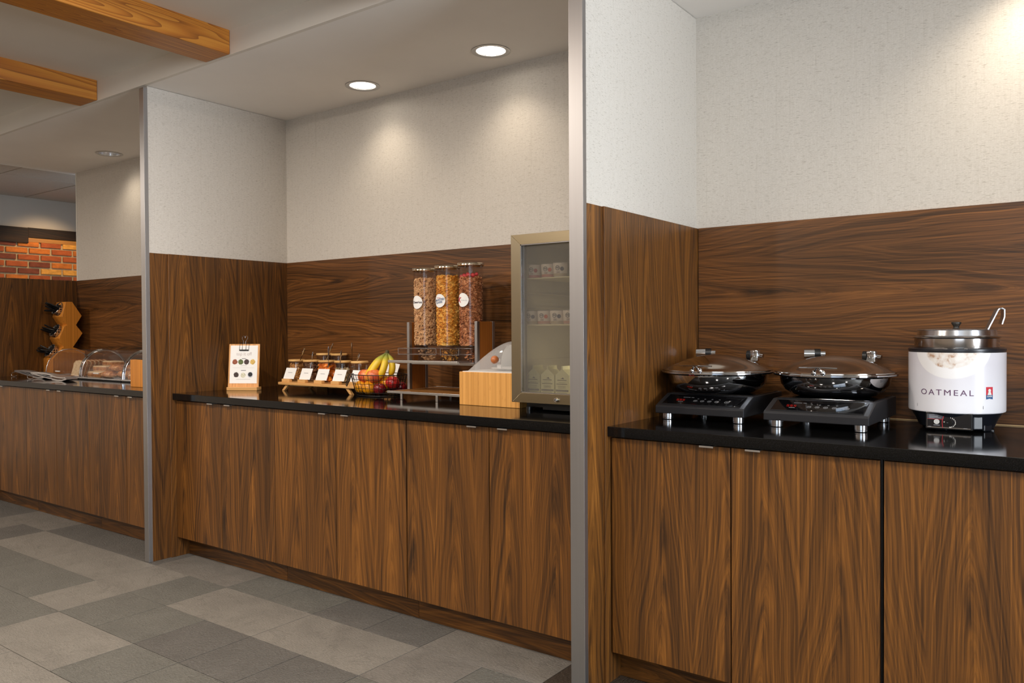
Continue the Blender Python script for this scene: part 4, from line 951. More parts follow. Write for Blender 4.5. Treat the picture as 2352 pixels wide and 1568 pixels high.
for z in (1.473, 1.275):
    bm = new(); x0, x1, ya, yb_ = FX0+t_+.004, FX1-t_-.004, FY0+0.06, FY1-t_-.01
    for y in (ya, yb_): rod(bm, (x0-FX0, y-FY0, z-ZTT), (x1-FX0, y-FY0, z-ZTT), 0.0028, 6)
    nw = 28
    for i in range(nw):
        x = x0+(x1-x0)*i/(nw-1); rod(bm, (x-FX0, ya-FY0-.002, z-ZTT+.002), (x-FX0, yb_-FY0, z-ZTT+.002), 0.0016, 5)
    obj('wire_shelf', bm, WIRE, fr)
il = light('fridge_lamp', 'POINT', (-1.72, 2.93, 1.10), 0.5, (1.0, 0.92, 0.70), shadow_soft_size=0.04)
il2 = light('fridge_lamp', 'POINT', (-1.70, 2.82, 1.42), 0.05, (1.0, 0.88, 0.74), shadow_soft_size=0.04)
CUP = plain('cup_white', (228, 214, 204), 0.4)
def yog(x, y, z, fruitc, basec, label):
    t = thing('yogurt_cup', label, 'yogurt cup', (x, y, z), group='yogurt cups in the fridge')
    bm = new(); lathe(bm, [(0, 0), (0.026, 0), (0.028, 0.003), (0.0315, 0.052), (0.0305, 0.058), (0.029, 0.058), (0.029, 0.054), (0, 0.054)], 28); obj('cup', bm, CUP, t, True)
    bm = new(); lathe(bm, [(0, 0.0582), (0.0325, 0.0582), (0.0335, 0.0600), (0.032, 0.0612), (0, 0.0612)], 28); obj('lid', bm, plain('foil_lid', (190, 182, 168), 0.3, 0.5), t, True)
    def w_(px, pz, lift=0.0008):
        def f(a, b):
            u, v = px+a, pz+b; R2 = 0.028+0.0035*(v/0.052)+lift; an = math.radians(-62)+u/R2; return (R2*math.cos(an), R2*math.sin(an), v)
        return f
    def disc(px, pz, r0, r1, mat, lift=0.0008):
        f = w_(px, pz, lift); bm = new(); n_ = 22
        O = [bm.verts.new(f(r1*math.cos(2*PI*i/n_), r1*math.sin(2*PI*i/n_))) for i in range(n_)]
        if r0 > 0:
            I = [bm.verts.new(f(r0*math.cos(2*PI*i/n_), r0*math.sin(2*PI*i/n_))) for i in range(n_)]
            for i in range(n_): bm.faces.new((I[i], O[i], O[(i+1) % n_], I[(i+1) % n_]))
        else: bm.faces.new(O)
        obj('print_mark', bm, mat, t)
    disc(-0.010, 0.037, 0.0078, 0.0100, DARKINK)
    obj('lettering', text_bm('YO', 0.0095, w_(-0.010, 0.037, 0.001), bold=0.0005), DARKINK, t)
    disc(0.010, 0.033, 0, 0.0085, plain('fruit_print', fruitc, 0.5, var=0.3, vscale=150), 0.0012)
    for q in (0.022, 0.0185, 0.016):
        f = w_(-0.006, q); bm = new(); vs = [bm.verts.new(f(a, b)) for a, b in ((-0.009, 0), (0, 0), (0.006, 0), (0.006, 0.0012), (0, 0.0012), (-0.009, 0.0012))]; bm.faces.new(vs); obj('print_mark', bm, plain('small_print', (130, 90, 90), 0.5), t)
    bm = new(); lathe(bm, [(0.0288, 0.003), (0.0296, 0.014)], 28); obj('color_band', bm, plain('cup_band', basec, 0.4), t, True)
RED_, ORG_, BLU_ = (176, 40, 40), (206, 96, 56), (60, 56, 76)
for x, y, fc, bc, lb in ((-1.990, 2.865, RED_, (186, 100, 90), 'yogurt cup with a red berry mark, left on the upper fridge shelf'), (-1.912, 2.858, ORG_, (190, 120, 100), 'yogurt cup with an orange fruit mark, centre of the upper fridge shelf'), (-1.842, 2.845, BLU_, (180, 160, 130), 'yogurt cup with a dark blue berry mark, right on the upper fridge shelf')):
    yog(x, y, 1.4768, fc, bc, lb)
for x, y, fc, bc, lb in ((-1.995, 2.850, BLU_, (180, 160, 130), 'yogurt cup with a dark berry mark, left on the lower fridge shelf'), (-1.925, 2.846, ORG_, (190, 140, 120), 'yogurt cup with an orange mark, second on the lower fridge shelf'), (-1.855, 2.840, BLU_, (180, 160, 130), 'yogurt cup with a blue berry mark, third on the lower fridge shelf'), (-1.787, 2.835, ORG_, (190, 140, 120), 'yogurt cup half hidden by the metal post on the lower shelf')):
    yog(x, y, 1.2788, fc, bc, lb)
CART = plain('carton_board', (226, 220, 176), 0.5)
def carton(x, y, label):
    z = FZ0+t_+.0025; t = thing('milk_carton', label, 'milk carton', (x, y, z), group='milk cartons in the fridge')
    a = 0.034
    bm = new(); box(bm, -a, a, -a, a, 0, 0.082, 0.001); obj('body', bm, CART, t)
    bm = new(); prism(bm, [(-a, 0.082), (a, 0.082), (0.004, 0.106), (-0.004, 0.106)], 'x', -a, a); obj('gable', tf(bm, Matrix.Rotation(PI/2, 4, 'Z')), CART, t)
    bm = new(); box(bm, -0.0035, 0.0035, -a, a, 0.104, 0.121, 0.0005); obj('top_fin', bm, CART, t)
    f = -a-0.0004
    bm = new(); box(bm, -a+.003, a-.003, f-.0003, f+.0002, 0.014, 0.022); obj('print_band', bm, plain('grey_print', (130, 122, 108), 0.6), t)
    bm = new(); vs = [bm.verts.new((u, f, v)) for u, v in ((-.009, .068), (0.0, .070), (.004, .074), (.006, .071), (.012, .066), (.003, .067))]; bm.faces.new(vs); obj('emblem', bm, DARKINK, t)
    for k_, (w2, zz) in enumerate(((0.024, .060), (.018, .051), (.028, .044), (.02, .036), (.02, .032), (.02, .027), (.026, .009))):
        bm = new(); box(bm, -w2, w2*0.9, f-.0003, f+.0002, zz, zz+(.003 if k_ in (0, 2) else .0012)); obj('print_line', bm, plain('brown_print', (120, 108, 80), 0.6), t)
for i, lb in enumerate(('milk carton at the left on the fridge floor', 'milk carton in the middle on the fridge floor', 'milk carton on the fridge floor nearest the metal post')):
    carton(-1.972+0.0735*i, 2.862, lb)

# ---- induction cooktops with chafing dishes ------------------------------------------
def ring_mesh(bm, P, r0, r1, n_=24):
    I = [bm.verts.new(P(r0*math.cos(2*PI*i/n_), r0*math.sin(2*PI*i/n_))) for i in range(n_)]; O = [bm.verts.new(P(r1*math.cos(2*PI*i/n_), r1*math.sin(2*PI*i/n_))) for i in range(n_)]
    for i in range(n_): bm.faces.new((I[i], O[i], O[(i+1) % n_], I[(i+1) % n_]))
RED_E = NT('red_led'); RED_E.set(col=srgb(150, 20, 16), em=srgb(220, 40, 24), ems=0.25, rough=0.3); RED_E = RED_E.m
PRINTG = plain('panel_print', (150, 152, 158), 0.4)
TOPGL = plain('cooktop_glass', (14, 15, 18), 0.06)
def cooktop(xc, yf, label):
    t = thing('induction_cooktop', label, 'cooktop', (xc, yf, ZTT))
    hw = 0.172; D = 0.42; zb, zf, zr, yr = 0.0245, 0.0545, 0.093, 0.105
    bm = new(); prism(bm, [(0, zb), (D, zb), (D, zr), (yr, zr), (0.004, zf), (0, zf-0.004)], 'x', -hw, hw, 0.0025); obj('housing', bm, CHAR, t)
    bm = new(); box(bm, -hw+0.012, hw-0.012, yr+0.012, D-0.012, zr-0.001, zr+0.003, 0.001); obj('glass_top', bm, TOPGL, t)
    sl = math.atan2(zr-zf, yr-0.004); L = math.hypot(zr-zf, yr-0.004)
    T = Matrix.Translation((0, 0.004, zf)) @ Matrix.Rotation(sl, 4, 'X')
    def P(u, v, lift=0.0022): return T @ Vector((u, v, lift))
    bm = new(); box(bm, -hw+0.020, hw-0.020, 0.012, L-0.012, -0.001, 0.0018, 0.001); cp = obj('control_panel', tf(bm, T), DKGLASS, t)
    bm = new(); tube(bm, [P(-hw+0.02, .012, .0012), P(hw-0.02, .012, .0012), P(hw-.02, L-.012, .0012), P(-hw+.02, L-.012, .0012)], 0.0012, 4, closed=True); obj('panel_rim', bm, CHAR, t)
    m_ = L*0.42
    for k, u in enumerate((-0.03, -0.003, 0.025, 0.053, 0.092)):
        r = 0.0075 if k < 4 else 0.009
        bm = new(); ring_mesh(bm, lambda a, b: P(u+a, m_+b), r*0.86, r); b_ = obj('touch_key', bm, PRINTG, cp)
        bm = new()
        for q in (-0.002, 0.001): 
            vs = [bm.verts.new(P(u+x, m_+q+z)) for x, z in ((-r*.55, 0), (r*.55, 0), (r*.55, .0013), (-r*.55, .0013))]; bm.faces.new(vs)
        obj('key_symbol', bm, PRINTG, cp)
        if k < 4:
            bm = new(); ring_mesh(bm, lambda a, b: P(u+0.005+a, m_+0.018+b), 0.0022, 0.003, 12); obj('key_dot', bm, PRINTG, cp)
    bm = new()
    for k in range(3):
        x0 = -0.102+0.012*k
        for sx_, sy_, ww, hh in ((0, .009, .007, .0014), (0, .0, .007, .0014), (0, -.009, .007, .0014), (-.0035, .0045, .0014, .009), (.0035, -.0045, .0014, .009)):
            vs = [bm.verts.new(P(x0+sx_+a*ww/2, m_+0.004+sy_*.7+b*hh/2)) for a, b in ((-1, -1), (1, -1), (1, 1), (-1, 1))]; bm.faces.new(vs)
    obj('led_digits', bm, RED_E, cp)
    for u0, u1, v in ((-0.095, -0.075, m_-0.012), (-0.088, -0.06, m_+0.026), (-0.056, -0.045, m_+0.026)):
        bm = new(); vs = [bm.verts.new(P(x, z)) for x, z in ((u0, v), (u1, v), (u1, v+.0022), (u0, v+.0022))]; bm.faces.new(vs); obj('panel_text', bm, PRINTG, cp)
    for x, y in ((-0.138, 0.04), (0.138, 0.04), (-0.138, D-0.04), (0.138, D-0.04)):
        bm = new(); lathe(bm, [(0, 0), (0.019, 0), (0.021, 0.002), (0.021, 0.005), (0.0195, 0.0055), (0.0215, 0.007), (0.0215, 0.0245), (0, 0.0245)], 24, x, y, 0); obj('foot', bm, CHROME2, t, True)
    return t
def chafer(xc, yc, z, label):
    t = thing('chafing_dish', label, 'chafing dish', (xc, yc, z))
    bm = new(); lathe(bm, [(0, 0), (0.125, 0), (0.150, 0.005), (0.178, 0.021), (0.195, 0.044), (0.200, 0.070), (0.205, 0.074), (0.221, 0.075), (0.2235, 0.077), (0.2235, 0.082), (0.221, 0.084), (0.206, 0.083), (0.196, 0.079), (0.190, 0.05), (0.17, 0.026), (0.12, 0.008), (0, 0.006)], 72); obj('pan', bm, CHROME, t, True)
    bm = new(); prof = [(0.212, 0.0845), (0.2185, 0.0850), (0.2185, 0.0885), (0.210, 0.0900)]
    for i in range(1, 13):
        q = 1-i/12; prof.append((0.204*q, 0.090+0.056*(1-q*q)))
    lathe(bm, prof, 72); lid = obj('lid', bm, LIDM, t, True)
    # front handle: flat bar on a curved bracket with two ball ends
    bm = new(); tube(bm, [(-0.066, -0.218, 0.1085), (-0.035, -0.224, 0.1095), (0, -0.226, 0.110), (0.035, -0.224, 0.1095), (0.066, -0.218, 0.1085)], 0.0055, 10, flat=0.5); obj('handle_bar', bm, CHROME, lid, True)
    bm = new()
    for s in (-1, 1): tube(bm, [(s*0.004, -0.224, 0.108), (s*0.008, -0.223, 0.102), (s*0.014, -0.218, 0.094), (s*0.016, -0.212, 0.091)], 0.0045, 8); ball(bm, (s*0.016, -0.214, 0.0905), 0.0105, 14, 10)
    obj('handle_bracket', bm, CHROME, lid, True)
    for s in (-1, 1):
        bm = new(); rod(bm, (-0.122, 0.170, 0.146), (-0.160, 0.158, 0.146), 0.018, 20) if s < 0 else box(bm, 0.080, 0.116, 0.150, 0.182, 0.116, 0.160, 0.006); obj('hinge', bm, CHROME, t, True)
        bm = new()
        if s < 0: rod(bm, (-0.122, 0.170, 0.146), (-0.100, 0.177, 0.146), 0.0185, 20); 
        else: rod(bm, (0.066, 0.166, 0.139), (0.081, 0.166, 0.139), 0.019, 20)
        obj('hinge_collar', bm, BLACK, t, True)
        bm = new()
        if s < 0: rod(bm, (-0.100, 0.177, 0.146), (-0.082, 0.182, 0.146), 0.010, 14)
        else: rod(bm, (0.116, 0.166, 0.139), (0.134, 0.162, 0.136), 0.008, 14)
        tube(bm, [(s*0.095, 0.168, 0.136), (s*0.093, 0.190, 0.108), (s*0.090, 0.205, 0.084)], 0.007, 8); obj('hinge_pin', bm, CHROME, t, True)
    bm = new(); lathe(bm, [(0.2236, 0.0785), (0.2240, 0.0805)], 72); obj('rim_edge', bm, CHROME2, t, True)
    t.scale = (0.9485, 0.9485, 1.0)
    return t
cooktop(-1.200, 2.776, 'black induction cooktop on silver feet, left of the two')
cooktop(-0.782, 2.764, 'black induction cooktop on silver feet, right of the two')
c1 = chafer(-1.212, 2.990, ZTT+0.0965, 'round steel chafing dish with domed lid, left of the two'); c2 = chafer(-0.791, 3.050, ZTT+0.0965, 'round steel chafing dish with domed lid, right of the two')
def ring_text(s, R0_, z0, ang, size, parent, mat, lift=0.0006, slope=0.0, spacing=1.0, bold=0.0, origin=(0, 0), sx=1.0):
    def f(a, b):
        R2 = R0_+lift+slope*(b); an = math.radians(ang)+a*sx/R2; return (origin[0]+R2*math.cos(an), origin[1]+R2*math.sin(an), z0+b)
    return obj('lettering', text_bm(s, size, f, spacing=spacing, bold=bold), mat, parent)
ring_text('TAO', 0.1978, 0.060, -21, 0.0125, c2.children[0], plain('engraving', (84, 84, 88), 0.5), slope=0.2, lift=0.0005)

# ---- oatmeal kettle ----------------------------------------------------------------
KX, KY = -0.4058, 3.098
kt = thing('soup_kettle', 'oatmeal kettle with white printed wrap, black base and steel insert', 'kettle', (KX, KY, ZTT))
kt.scale = (0.88, 0.88, 1.0)
def kettle_wrap():
    n = NT('kettle_wrap'); tc = n.t.nodes.new('ShaderNodeTexCoord'); sp = n.t.nodes.new('ShaderNodeSeparateXYZ'); n.link(tc.outputs['Object'], sp.inputs[0])
    an = n.math('ARCTAN2', sp.outputs[1], sp.outputs[0]); u = n.math('MULTIPLY', n.math('ADD', an, math.radians(88)), 0.166)
    v = n.math('SUBTRACT', sp.outputs[2], 0.285)
    d = n.math('SQRT', n.math('ADD', n.math('MULTIPLY', u, u), n.math('MULTIPLY', n.math('MULTIPLY', v, 1.28), n.math('MULTIPLY', v, 1.28))))
    oat = n.noise(n.coord((34, 34, 34)), 1.0, 4.0, 0.6, 0.6)
    oc = n.ramp(oat, [(0.34, srgb(186, 150, 124)), (0.45, srgb(226, 214, 204)), (0.6, srgb(240, 236, 232)), (0.8, srgb(232, 214, 186))])
    bowl = srgb(246, 245, 246); bg = n.ramp(sp.outputs[2], [(0.09, srgb(240, 240, 246)), (0.22, srgb(224, 222, 230))])
    dd = n.math('ADD', d, n.math('MULTIPLY', n.math('SUBTRACT', oat, 0.5), 0.012))
    c = n.mix(n.math('SMOOTH_MIN', n.math('MULTIPLY', n.math('SUBTRACT', 0.1435, d), 300.0, clamp=True), 1.0), bg, bowl)
    c = n.mix(n.math('MULTIPLY', n.math('SUBTRACT', 0.101, dd), 220.0, clamp=True), c, oc)
    n.set(col=c, rough=0.3, coat=0.2, coatr=0.15); return n.m
R = 0.166
bm = new(); lathe(bm, [(0.155, 0.058), (0.1655, 0.064), (R, 0.068), (R, 0.258), (0.1645, 0.259), (0.1645, 0.062)], 96); wrap_o = obj('printed_wrap', bm, kettle_wrap(), kt, True)
bm = new(); lathe(bm, [(0, 0.006), (0.118, 0.006), (0.128, 0.010), (0.140, 0.034), (0.158, 0.060), (0.1648, 0.068), (0.1648, 0.262), (0.167, 0.264), (0.1665, 0.270), (0.160, 0.273), (0.146, 0.272), (0.146, 0.262), (0, 0.262)], 80); obj('base_body', bm, NAVY, kt, True)
for a in (30, 150, 255, 330):
    bm = new(); box(bm, -0.022, 0.022, 0.085, 0.132, 0.0, 0.05, 0.004); obj('foot', tf(bm, Matrix.Rotation(math.radians(a-90), 4, 'Z')), NAVY, kt)
# steel insert pot
bm = new(); lathe(bm, [(0.143, 0.262), (0.1445, 0.268), (0.1455, 0.304), (0.150, 0.3065), (0.1515, 0.309), (0.149, 0.3105), (0.143, 0.309), (0.1415, 0.30), (0.1405, 0.262)], 80); obj('insert_pot', bm, brushed('insert_steel', (196, 190, 186), 0.16, 'z', 0.05), kt, True)
bm = new(); lathe(bm, [(0.1435, 0.3110), (0.146, 0.3118), (0.1365, 0.3145), (0.134, 0.3315), (0.1375, 0.3325), (0.139, 0.334), (0.136, 0.3355), (0.126, 0.3345), (0.08, 0.338), (0, 0.340)], 80); kl = obj('lid', bm, CHROME2, kt, True)
bm = new(); lathe(bm, [(0, 0.339), (0.011, 0.339), (0.010, 0.344), (0.015, 0.352), (0.0175, 0.3545), (0.0175, 0.3585), (0.014, 0.3605), (0, 0.361)], 28); obj('lid_knob', bm, plain('knob_dark', (44, 40, 36), 0.4), kl, True)
# ladle
ld = thing('ladle', 'steel ladle with hooked handle leaning out of the oatmeal kettle', 'ladle', (KX, KY, ZTT))
a_ = Vector((0.080, -0.060, 0.300)); b_ = Vector((0.122, -0.050, 0.396))
bm = new()
def strip(bm, pts, wv, th=0.0012):
    n_ = len(pts); vs = []
    for i, p in enumerate(pts):
        p = Vector(p); d = (Vector(pts[min(i+1, n_-1)])-Vector(pts[max(i-1, 0)])).normalized(); nn = d.cross(wv).normalized()*th
        vs.append([bm.verts.new(p+wv*s1+nn*s2) for s1, s2 in ((-1, -1), (1, -1), (1, 1), (-1, 1))])
    for i in range(n_-1):
        for k in range(4): bm.faces.new((vs[i][k], vs[i][(k+1) % 4], vs[i+1][(k+1) % 4], vs[i+1][k]))
    bm.faces.new(vs[0][::-1]); bm.faces.new(vs[-1])
wv = Vector((0.62, -0.78, 0)).normalized()*0.0085
hx = Vector((0.80, 0.3, 0)).normalized()
strip(bm, [Vector((0.05, -0.06, 0.22)), a_, a_.lerp(b_, 0.5), b_, b_+hx*0.004+Vector((0, 0, 0.005)), b_+hx*0.012+Vector((0, 0, 0.007)), b_+hx*0.019+Vector((0, 0, 0.003)), b_+hx*0.019+Vector((0, 0, -0.02)), b_+hx*0.012+Vector((0, 0, -0.045))], wv, 0.0022)
obj('handle', bm, CHROME2, ld)
bm = new(); lathe(bm, [(0, 0), (0.02, 0.003), (0.033, 0.014), (0.036, 0.026), (0.034, 0.026), (0.031, 0.015), (0.019, 0.005), (0, 0.002)], 24, 0.04, -0.05, 0.19); obj('bowl', bm, CHROME2, ld, True)
# control box on the front
ca = math.radians(-92); cdir = Vector((math.cos(ca), math.sin(ca), 0)); cside = Vector((-math.sin(ca), math.cos(ca), 0))
Tk = Matrix((cside.to_4d(), (-cdir).to_4d(), Vector((0, 0, 1, 0)), Vector((0, 0, 0, 1)))).transposed()
Tk[3][3] = 1; Tk[3][0] = Tk[3][1] = Tk[3][2] = 0
Tk = Matrix.Translation(cdir*0.148) @ Matrix((( cside.x, -cdir.x, 0, 0), (cside.y, -cdir.y, 0, 0), (0, 0, 1, 0), (0, 0, 0, 1))) @ Matrix.Diagonal((1.17, 1, 1, 1))
bm = new(); box(bm, -0.067, 0.067, 0, 0.07, 0.006, 0.062, 0.003); cb = obj('control_box', tf(bm, Tk), BLACK, kt)
bm = new(); box(bm, -0.062, 0.062, -0.001, 0.001, 0.011, 0.056); obj('panel_face', tf(bm, Tk), plain('panel_black', (24, 22, 24), 0.3), cb)
def kp(u0, u1, v0, v1, mat, nm='panel_print', d=-0.0014):
    bm = new(); vs = [bm.verts.new((x, d, z)) for x, z in ((u0, v0), (u1, v0), (u1, v1), (u0, v1))]; bm.faces.new(vs); obj(nm, tf(bm, Tk), mat, cb)
kp(-0.062, 0.062, 0.0105, 0.0140, CHROME2); kp(-0.0625, -0.0615, 0.0105, 0.055, CHROME2); kp(-0.061, -0.014, 0.040, 0.0555, plain('grey_print_field', (74, 76, 84), 0.4))
for z_, u1 in ((0.0535, -0.04), (0.050, -0.030), (0.0475, -0.030), (0.0445, -0.022), (0.042, -0.040)): kp(-0.056, u1, z_-0.0014, z_, PRINTG, d=-0.0018)
kp(-0.061, -0.018, 0.0385, 0.0396, REDINK, d=-0.0018)
bm = new(); pts = [(-0.010, 0.056), (-0.0135, 0.048), (-0.0165, 0.038), (-0.0175, 0.028), (-0.0165, 0.018), (-0.0155, 0.011)]
vs = [bm.verts.new((x, -0.0018, z)) for x, z in pts]+[bm.verts.new((x-0.0018, -0.0018, z)) for x, z in reversed(pts)]; bm.faces.new(vs); obj('panel_print', tf(bm, Tk), REDINK, cb)
bm = new(); rod(bm, (-0.034, 0.0, 0.031), (-0.034, -0.004, 0.031), 0.0082, 22); obj('indicator_lamp', tf(bm, Tk), plain('lamp_lens', (206, 206, 204), 0.25, var=0.1, vscale=300), cb, True)
kp(-0.043, -0.025, 0.0185, 0.0205, PRINTG, d=-0.0018); kp(-0.058, -0.05, 0.013, 0.0148, PRINTG, d=-0.0018); kp(0.042, 0.053, 0.013, 0.0142, PRINTG, d=-0.0018)
bm = new(); rod(bm, (0.003, 0.0, 0.030), (0.003, -0.010, 0.030), 0.0095, 22, 0.0085); box(bm, -0.007, 0.001, -0.0112, -0.010, 0.0293, 0.0303); obj('dial', tf(bm, Tk), plain('dial_black', (12, 12, 13), 0.3), cb, True)
kp(-0.004, 0.0, 0.0293, 0.0303, PRINTG, d=-0.0116)
for k in range(10):
    an = math.radians(88-18.5*k-8); u, v = 0.003+0.0165*math.cos(an), 0.030+0.0155*math.sin(an)
    bm = text_bm(str(k+1), 0.0052, lambda a, b: (u+a, -0.0018, v+b), bold=0.0003); obj('dial_number', tf(bm, Tk), WHITEP, cb)
bm = text_bm('O', 0.0045, lambda a, b: (-0.0125+a, -0.0018, 0.031+b), bold=0.0003); obj('dial_number', tf(bm, Tk), WHITEP, cb)
# side vent plate of the base right of the panel
bm = new(); box(bm, -0.018, 0.018, 0.0, 0.02, 0.008, 0.054, 0.004); obj('side_cover', tf(bm, Matrix.Rotation(math.radians(36), 4, 'Z') @ Matrix.Translation((0, -0.150, 0))), NAVY, kt)
# wrap lettering
KI = plain('wrap_letter_ink', (96, 62, 96), 0.5)
ring_text('OATMEAL', R, 1.042-ZTT, -95.0, 0.0268, wrap_o, KI, lift=0.0007, spacing=1.32, sx=1.28)
def on_wrap(an0, z0, lift): 
    def f(a, b):
        an = math.radians(an0)+a/(R+lift); return ((R+lift)*math.cos(an), (R+lift)*math.sin(an), z0+b-ZTT)
    return f
def wpoly(an0, z0, pts, mat, lift=0.0007, nm='emblem'):
    f = on_wrap(an0, z0, lift); bm = new(); bm.faces.new([bm.verts.new(f(a, b)) for a, b in pts]); obj(nm, bm, mat, wrap_o)
wpoly(-42.5, 1.043, [(-.0140, -.006), (.0140, -.006), (.0140, .020), (-.0140, .020)], plain('emblem_red', (206, 44, 60), 0.5))
wpoly(-42.5, 1.043, [(-.0140, -.020), (0, -.0175), (.0140, -.020), (.0140, -.006), (-.0140, -.006)], plain('emblem_blue', (34, 84, 136), 0.5))
wpoly(-42.5, 1.043, [(-.0085, -.006), (.0085, -.006), (.006, .002), (.004, .004)]+[(.0058*math.cos(a*PI/8), .0085+.0058*math.sin(a*PI/8)) for a in range(-1, 10)]+[(-.004, .004), (-.006, .002)], WHITEP, 0.0011)
obj('lettering', text_bm('QUAKER', 0.0054, on_wrap(-42.5, 1.043-0.0105, 0.0011), bold=0.0002), WHITEP, wrap_o)
for an in (-134, -51): wpoly(an, 0.992, [(-.0006, 0), (.0006, 0), (.0006, .010), (-.0006, .010)], DARKINK, nm='wrap_slit')

# ================================================================== LEFT ALCOVE
cs_ = thing('cutlery_stand', 'stepped bamboo cutlery stand with three tilted steel cups', 'cutlery stand', (-6.826, 3.10, ZTT))
prof = [(2.985, .0), (3.235, .0), (3.235, 1.10-ZTT), (3.141, 1.136-ZTT), (3.218, 1.249-ZTT), (3.167, 1.316-ZTT), (3.213, 1.391-ZTT), (3.139, 1.504-ZTT), (3.091, 1.503-ZTT), (3.059, 1.383-ZTT), (3.099, 1.316-ZTT), (3.078, 1.306-ZTT), (3.034, 1.208-ZTT), (3.069, 1.138-ZTT), (3.055, 1.13-ZTT), (2.985, 1.045-ZTT)]
bm = new(); prism(bm, [(y-3.10, z) for y, z in prof], 'x', -0.083, 0.083, 0.001); obj('stand_body', bm, BAM_O, cs_)
PERF = NT('perforated_steel'); vv = PERF.t.nodes.new('ShaderNodeTexVoronoi'); vv.inputs['Scale'].default_value = 55; vv.inputs['Randomness'].default_value = 0.0
PERF.link(PERF.coord((1, 1, 1)), vv.inputs['Vector']); PERF.set(col=PERF.ramp(vv.outputs['Distance'], [(0.28, srgb(12, 10, 8)), (0.36, srgb(190, 184, 176))], 'CONSTANT'), metal=0.8, rough=0.25); PERF = PERF.m
rk_ = random.Random(4); ci = 0
for (cy_, cz_, tier) in ((3.078, 1.440, 'top'), (3.058, 1.262, 'middle'), (3.02, 1.100, 'bottom')):
    ax_ = Vector((0, -0.84, 0.54)).normalized(); base = Vector((0, cy_-3.10, cz_-ZTT))-ax_*0.036
    M = Matrix.Translation(base) @ ax_.to_track_quat('Z', 'X').to_matrix().to_4x4()
    bm = new(); lathe(bm, [(0, 0.0), (0.052, 0.0), (0.0545, 0.058), (0.057, 0.062), (0.0545, 0.064), (0.052, 0.058), (0.049, 0.004), (0, 0.003)], 36, M=M); obj('steel_cup', bm, PERF, cs_, True)
    bm = new(); lathe(bm, [(0, 0.05), (0.051, 0.05), (0.051, 0.052), (0, 0.052)], 24, M=M); obj('cup_liner', bm, BLACK, cs_, True)
    for k in range(8):
        t = thing('cutlery_piece', 'black cutlery handle sticking out of the %s cup of the stand' % tier, 'cutlery', Vector((-6.826, 3.10, ZTT))+base+ax_*0.05, group='black cutlery in the %s cup' % tier)
        off = Vector((rk_.uniform(-.024, .024), 0, 0))+ax_.cross(Vector((1, 0, 0)))*rk_.uniform(-.03, .01)
        d = (ax_*0.55+Vector((rk_.uniform(-.55, -.05), -0.15, rk_.uniform(-.30, .12)))).normalized()
        bm = new(); tube(bm, [off, off+d*0.03, off+d*0.06, off+d*rk_.uniform(.08, .1)], [0.007, 0.010, 0.0125, 0.008], 8, flat=0.6); obj('handle', bm, BLACK, t, True)

# bread covers: clear half-cylinder hoods with steel end hoops on steel trays
def hood(x0, x1, yc, r, label):
    t = thing('bread_cover', label, 'food cover', (x0, yc, ZTT)); L = x1-x0; zb = 0.016
    bm = new(); tz = [(-0.006, -r-0.02), (L+0.006, -r-0.02), (L+0.006, r+0.02), (-0.006, r+0.02)]
    prism(bm, tz, 'z', 0.0, 0.007, 0.002); obj('tray_base', bm, BLACK, t)
    bm = new(); tube(bm, [(-0.004, -r-0.018, 0.011), (L+0.004, -r-0.018, 0.011), (L+0.004, r+0.018, 0.011), (-0.004, r+0.018, 0.011)], 0.0055, 8, closed=True); box(bm, 0, L, -r-0.015, r+0.015, 0.007, 0.010); obj('steel_tray', bm, SATIN, t, True)
    n_ = 22; bm = new(); A = []
    hh = 0.194
    P = lambda a: (-(r)*math.cos(a), zb+hh*math.sin(a)**0.85)
    for i in range(n_+1):
        y, z = P(PI*i/n_); A.append((bm.verts.new((0.006, y, z)), bm.verts.new((L-0.006, y, z))))
    for i in range(n_): bm.faces.new((A[i][0], A[i][1], A[i+1][1], A[i+1][0]))
    obj('clear_hood', bm, COVERG, t, True)
    bm = new(); vs = [bm.verts.new((0.004, P(PI*i/n_)[0], P(PI*i/n_)[1])) for i in range(n_+1)]; bm.faces.new(vs); obj('end_pane', bm, COVERG, t)
    for x in (0.0, L):
        bm = new(); tube(bm, [(x, P(PI*i/24)[0], P(PI*i/24)[1]) for i in range(25)], 0.0105 if x else 0.003, 10); obj('hoop', bm, CHROME if x else CHROME2, t, True)
    bm = new(); box(bm, L*0.35, L*0.47, -r-0.018, -r-0.010, 0.045, 0.053, 0.001); obj('handle', bm, WHITEP, t)
    return t
hood(-6.590, -6.045, 3.04, 0.175, 'clear roll-top bread cover at the left, over sliced loaf bread')
hood(-6.025, -5.440, 3.04, 0.175, 'clear roll-top cover in the middle, over thick toast and pastries')
hood(-5.420, -4.925, 3.04, 0.175, 'clear roll-top cover at the right, mostly hidden behind the bamboo box')
CRUST = vmat('bread_crust', [(0.35, (140, 84, 42)), (0.6, (190, 130, 74)), (0.8, (216, 164, 108))], 30); CRUMB = vmat('bread_crumb', [(0.3, (216, 184, 140)), (0.6, (240, 216, 178))], 60)
PAST = vmat('pastry_crust', [(0.3, (120, 62, 26)), (0.5, (190, 118, 60)), (0.7, (238, 184, 118))], 34, 0.4)
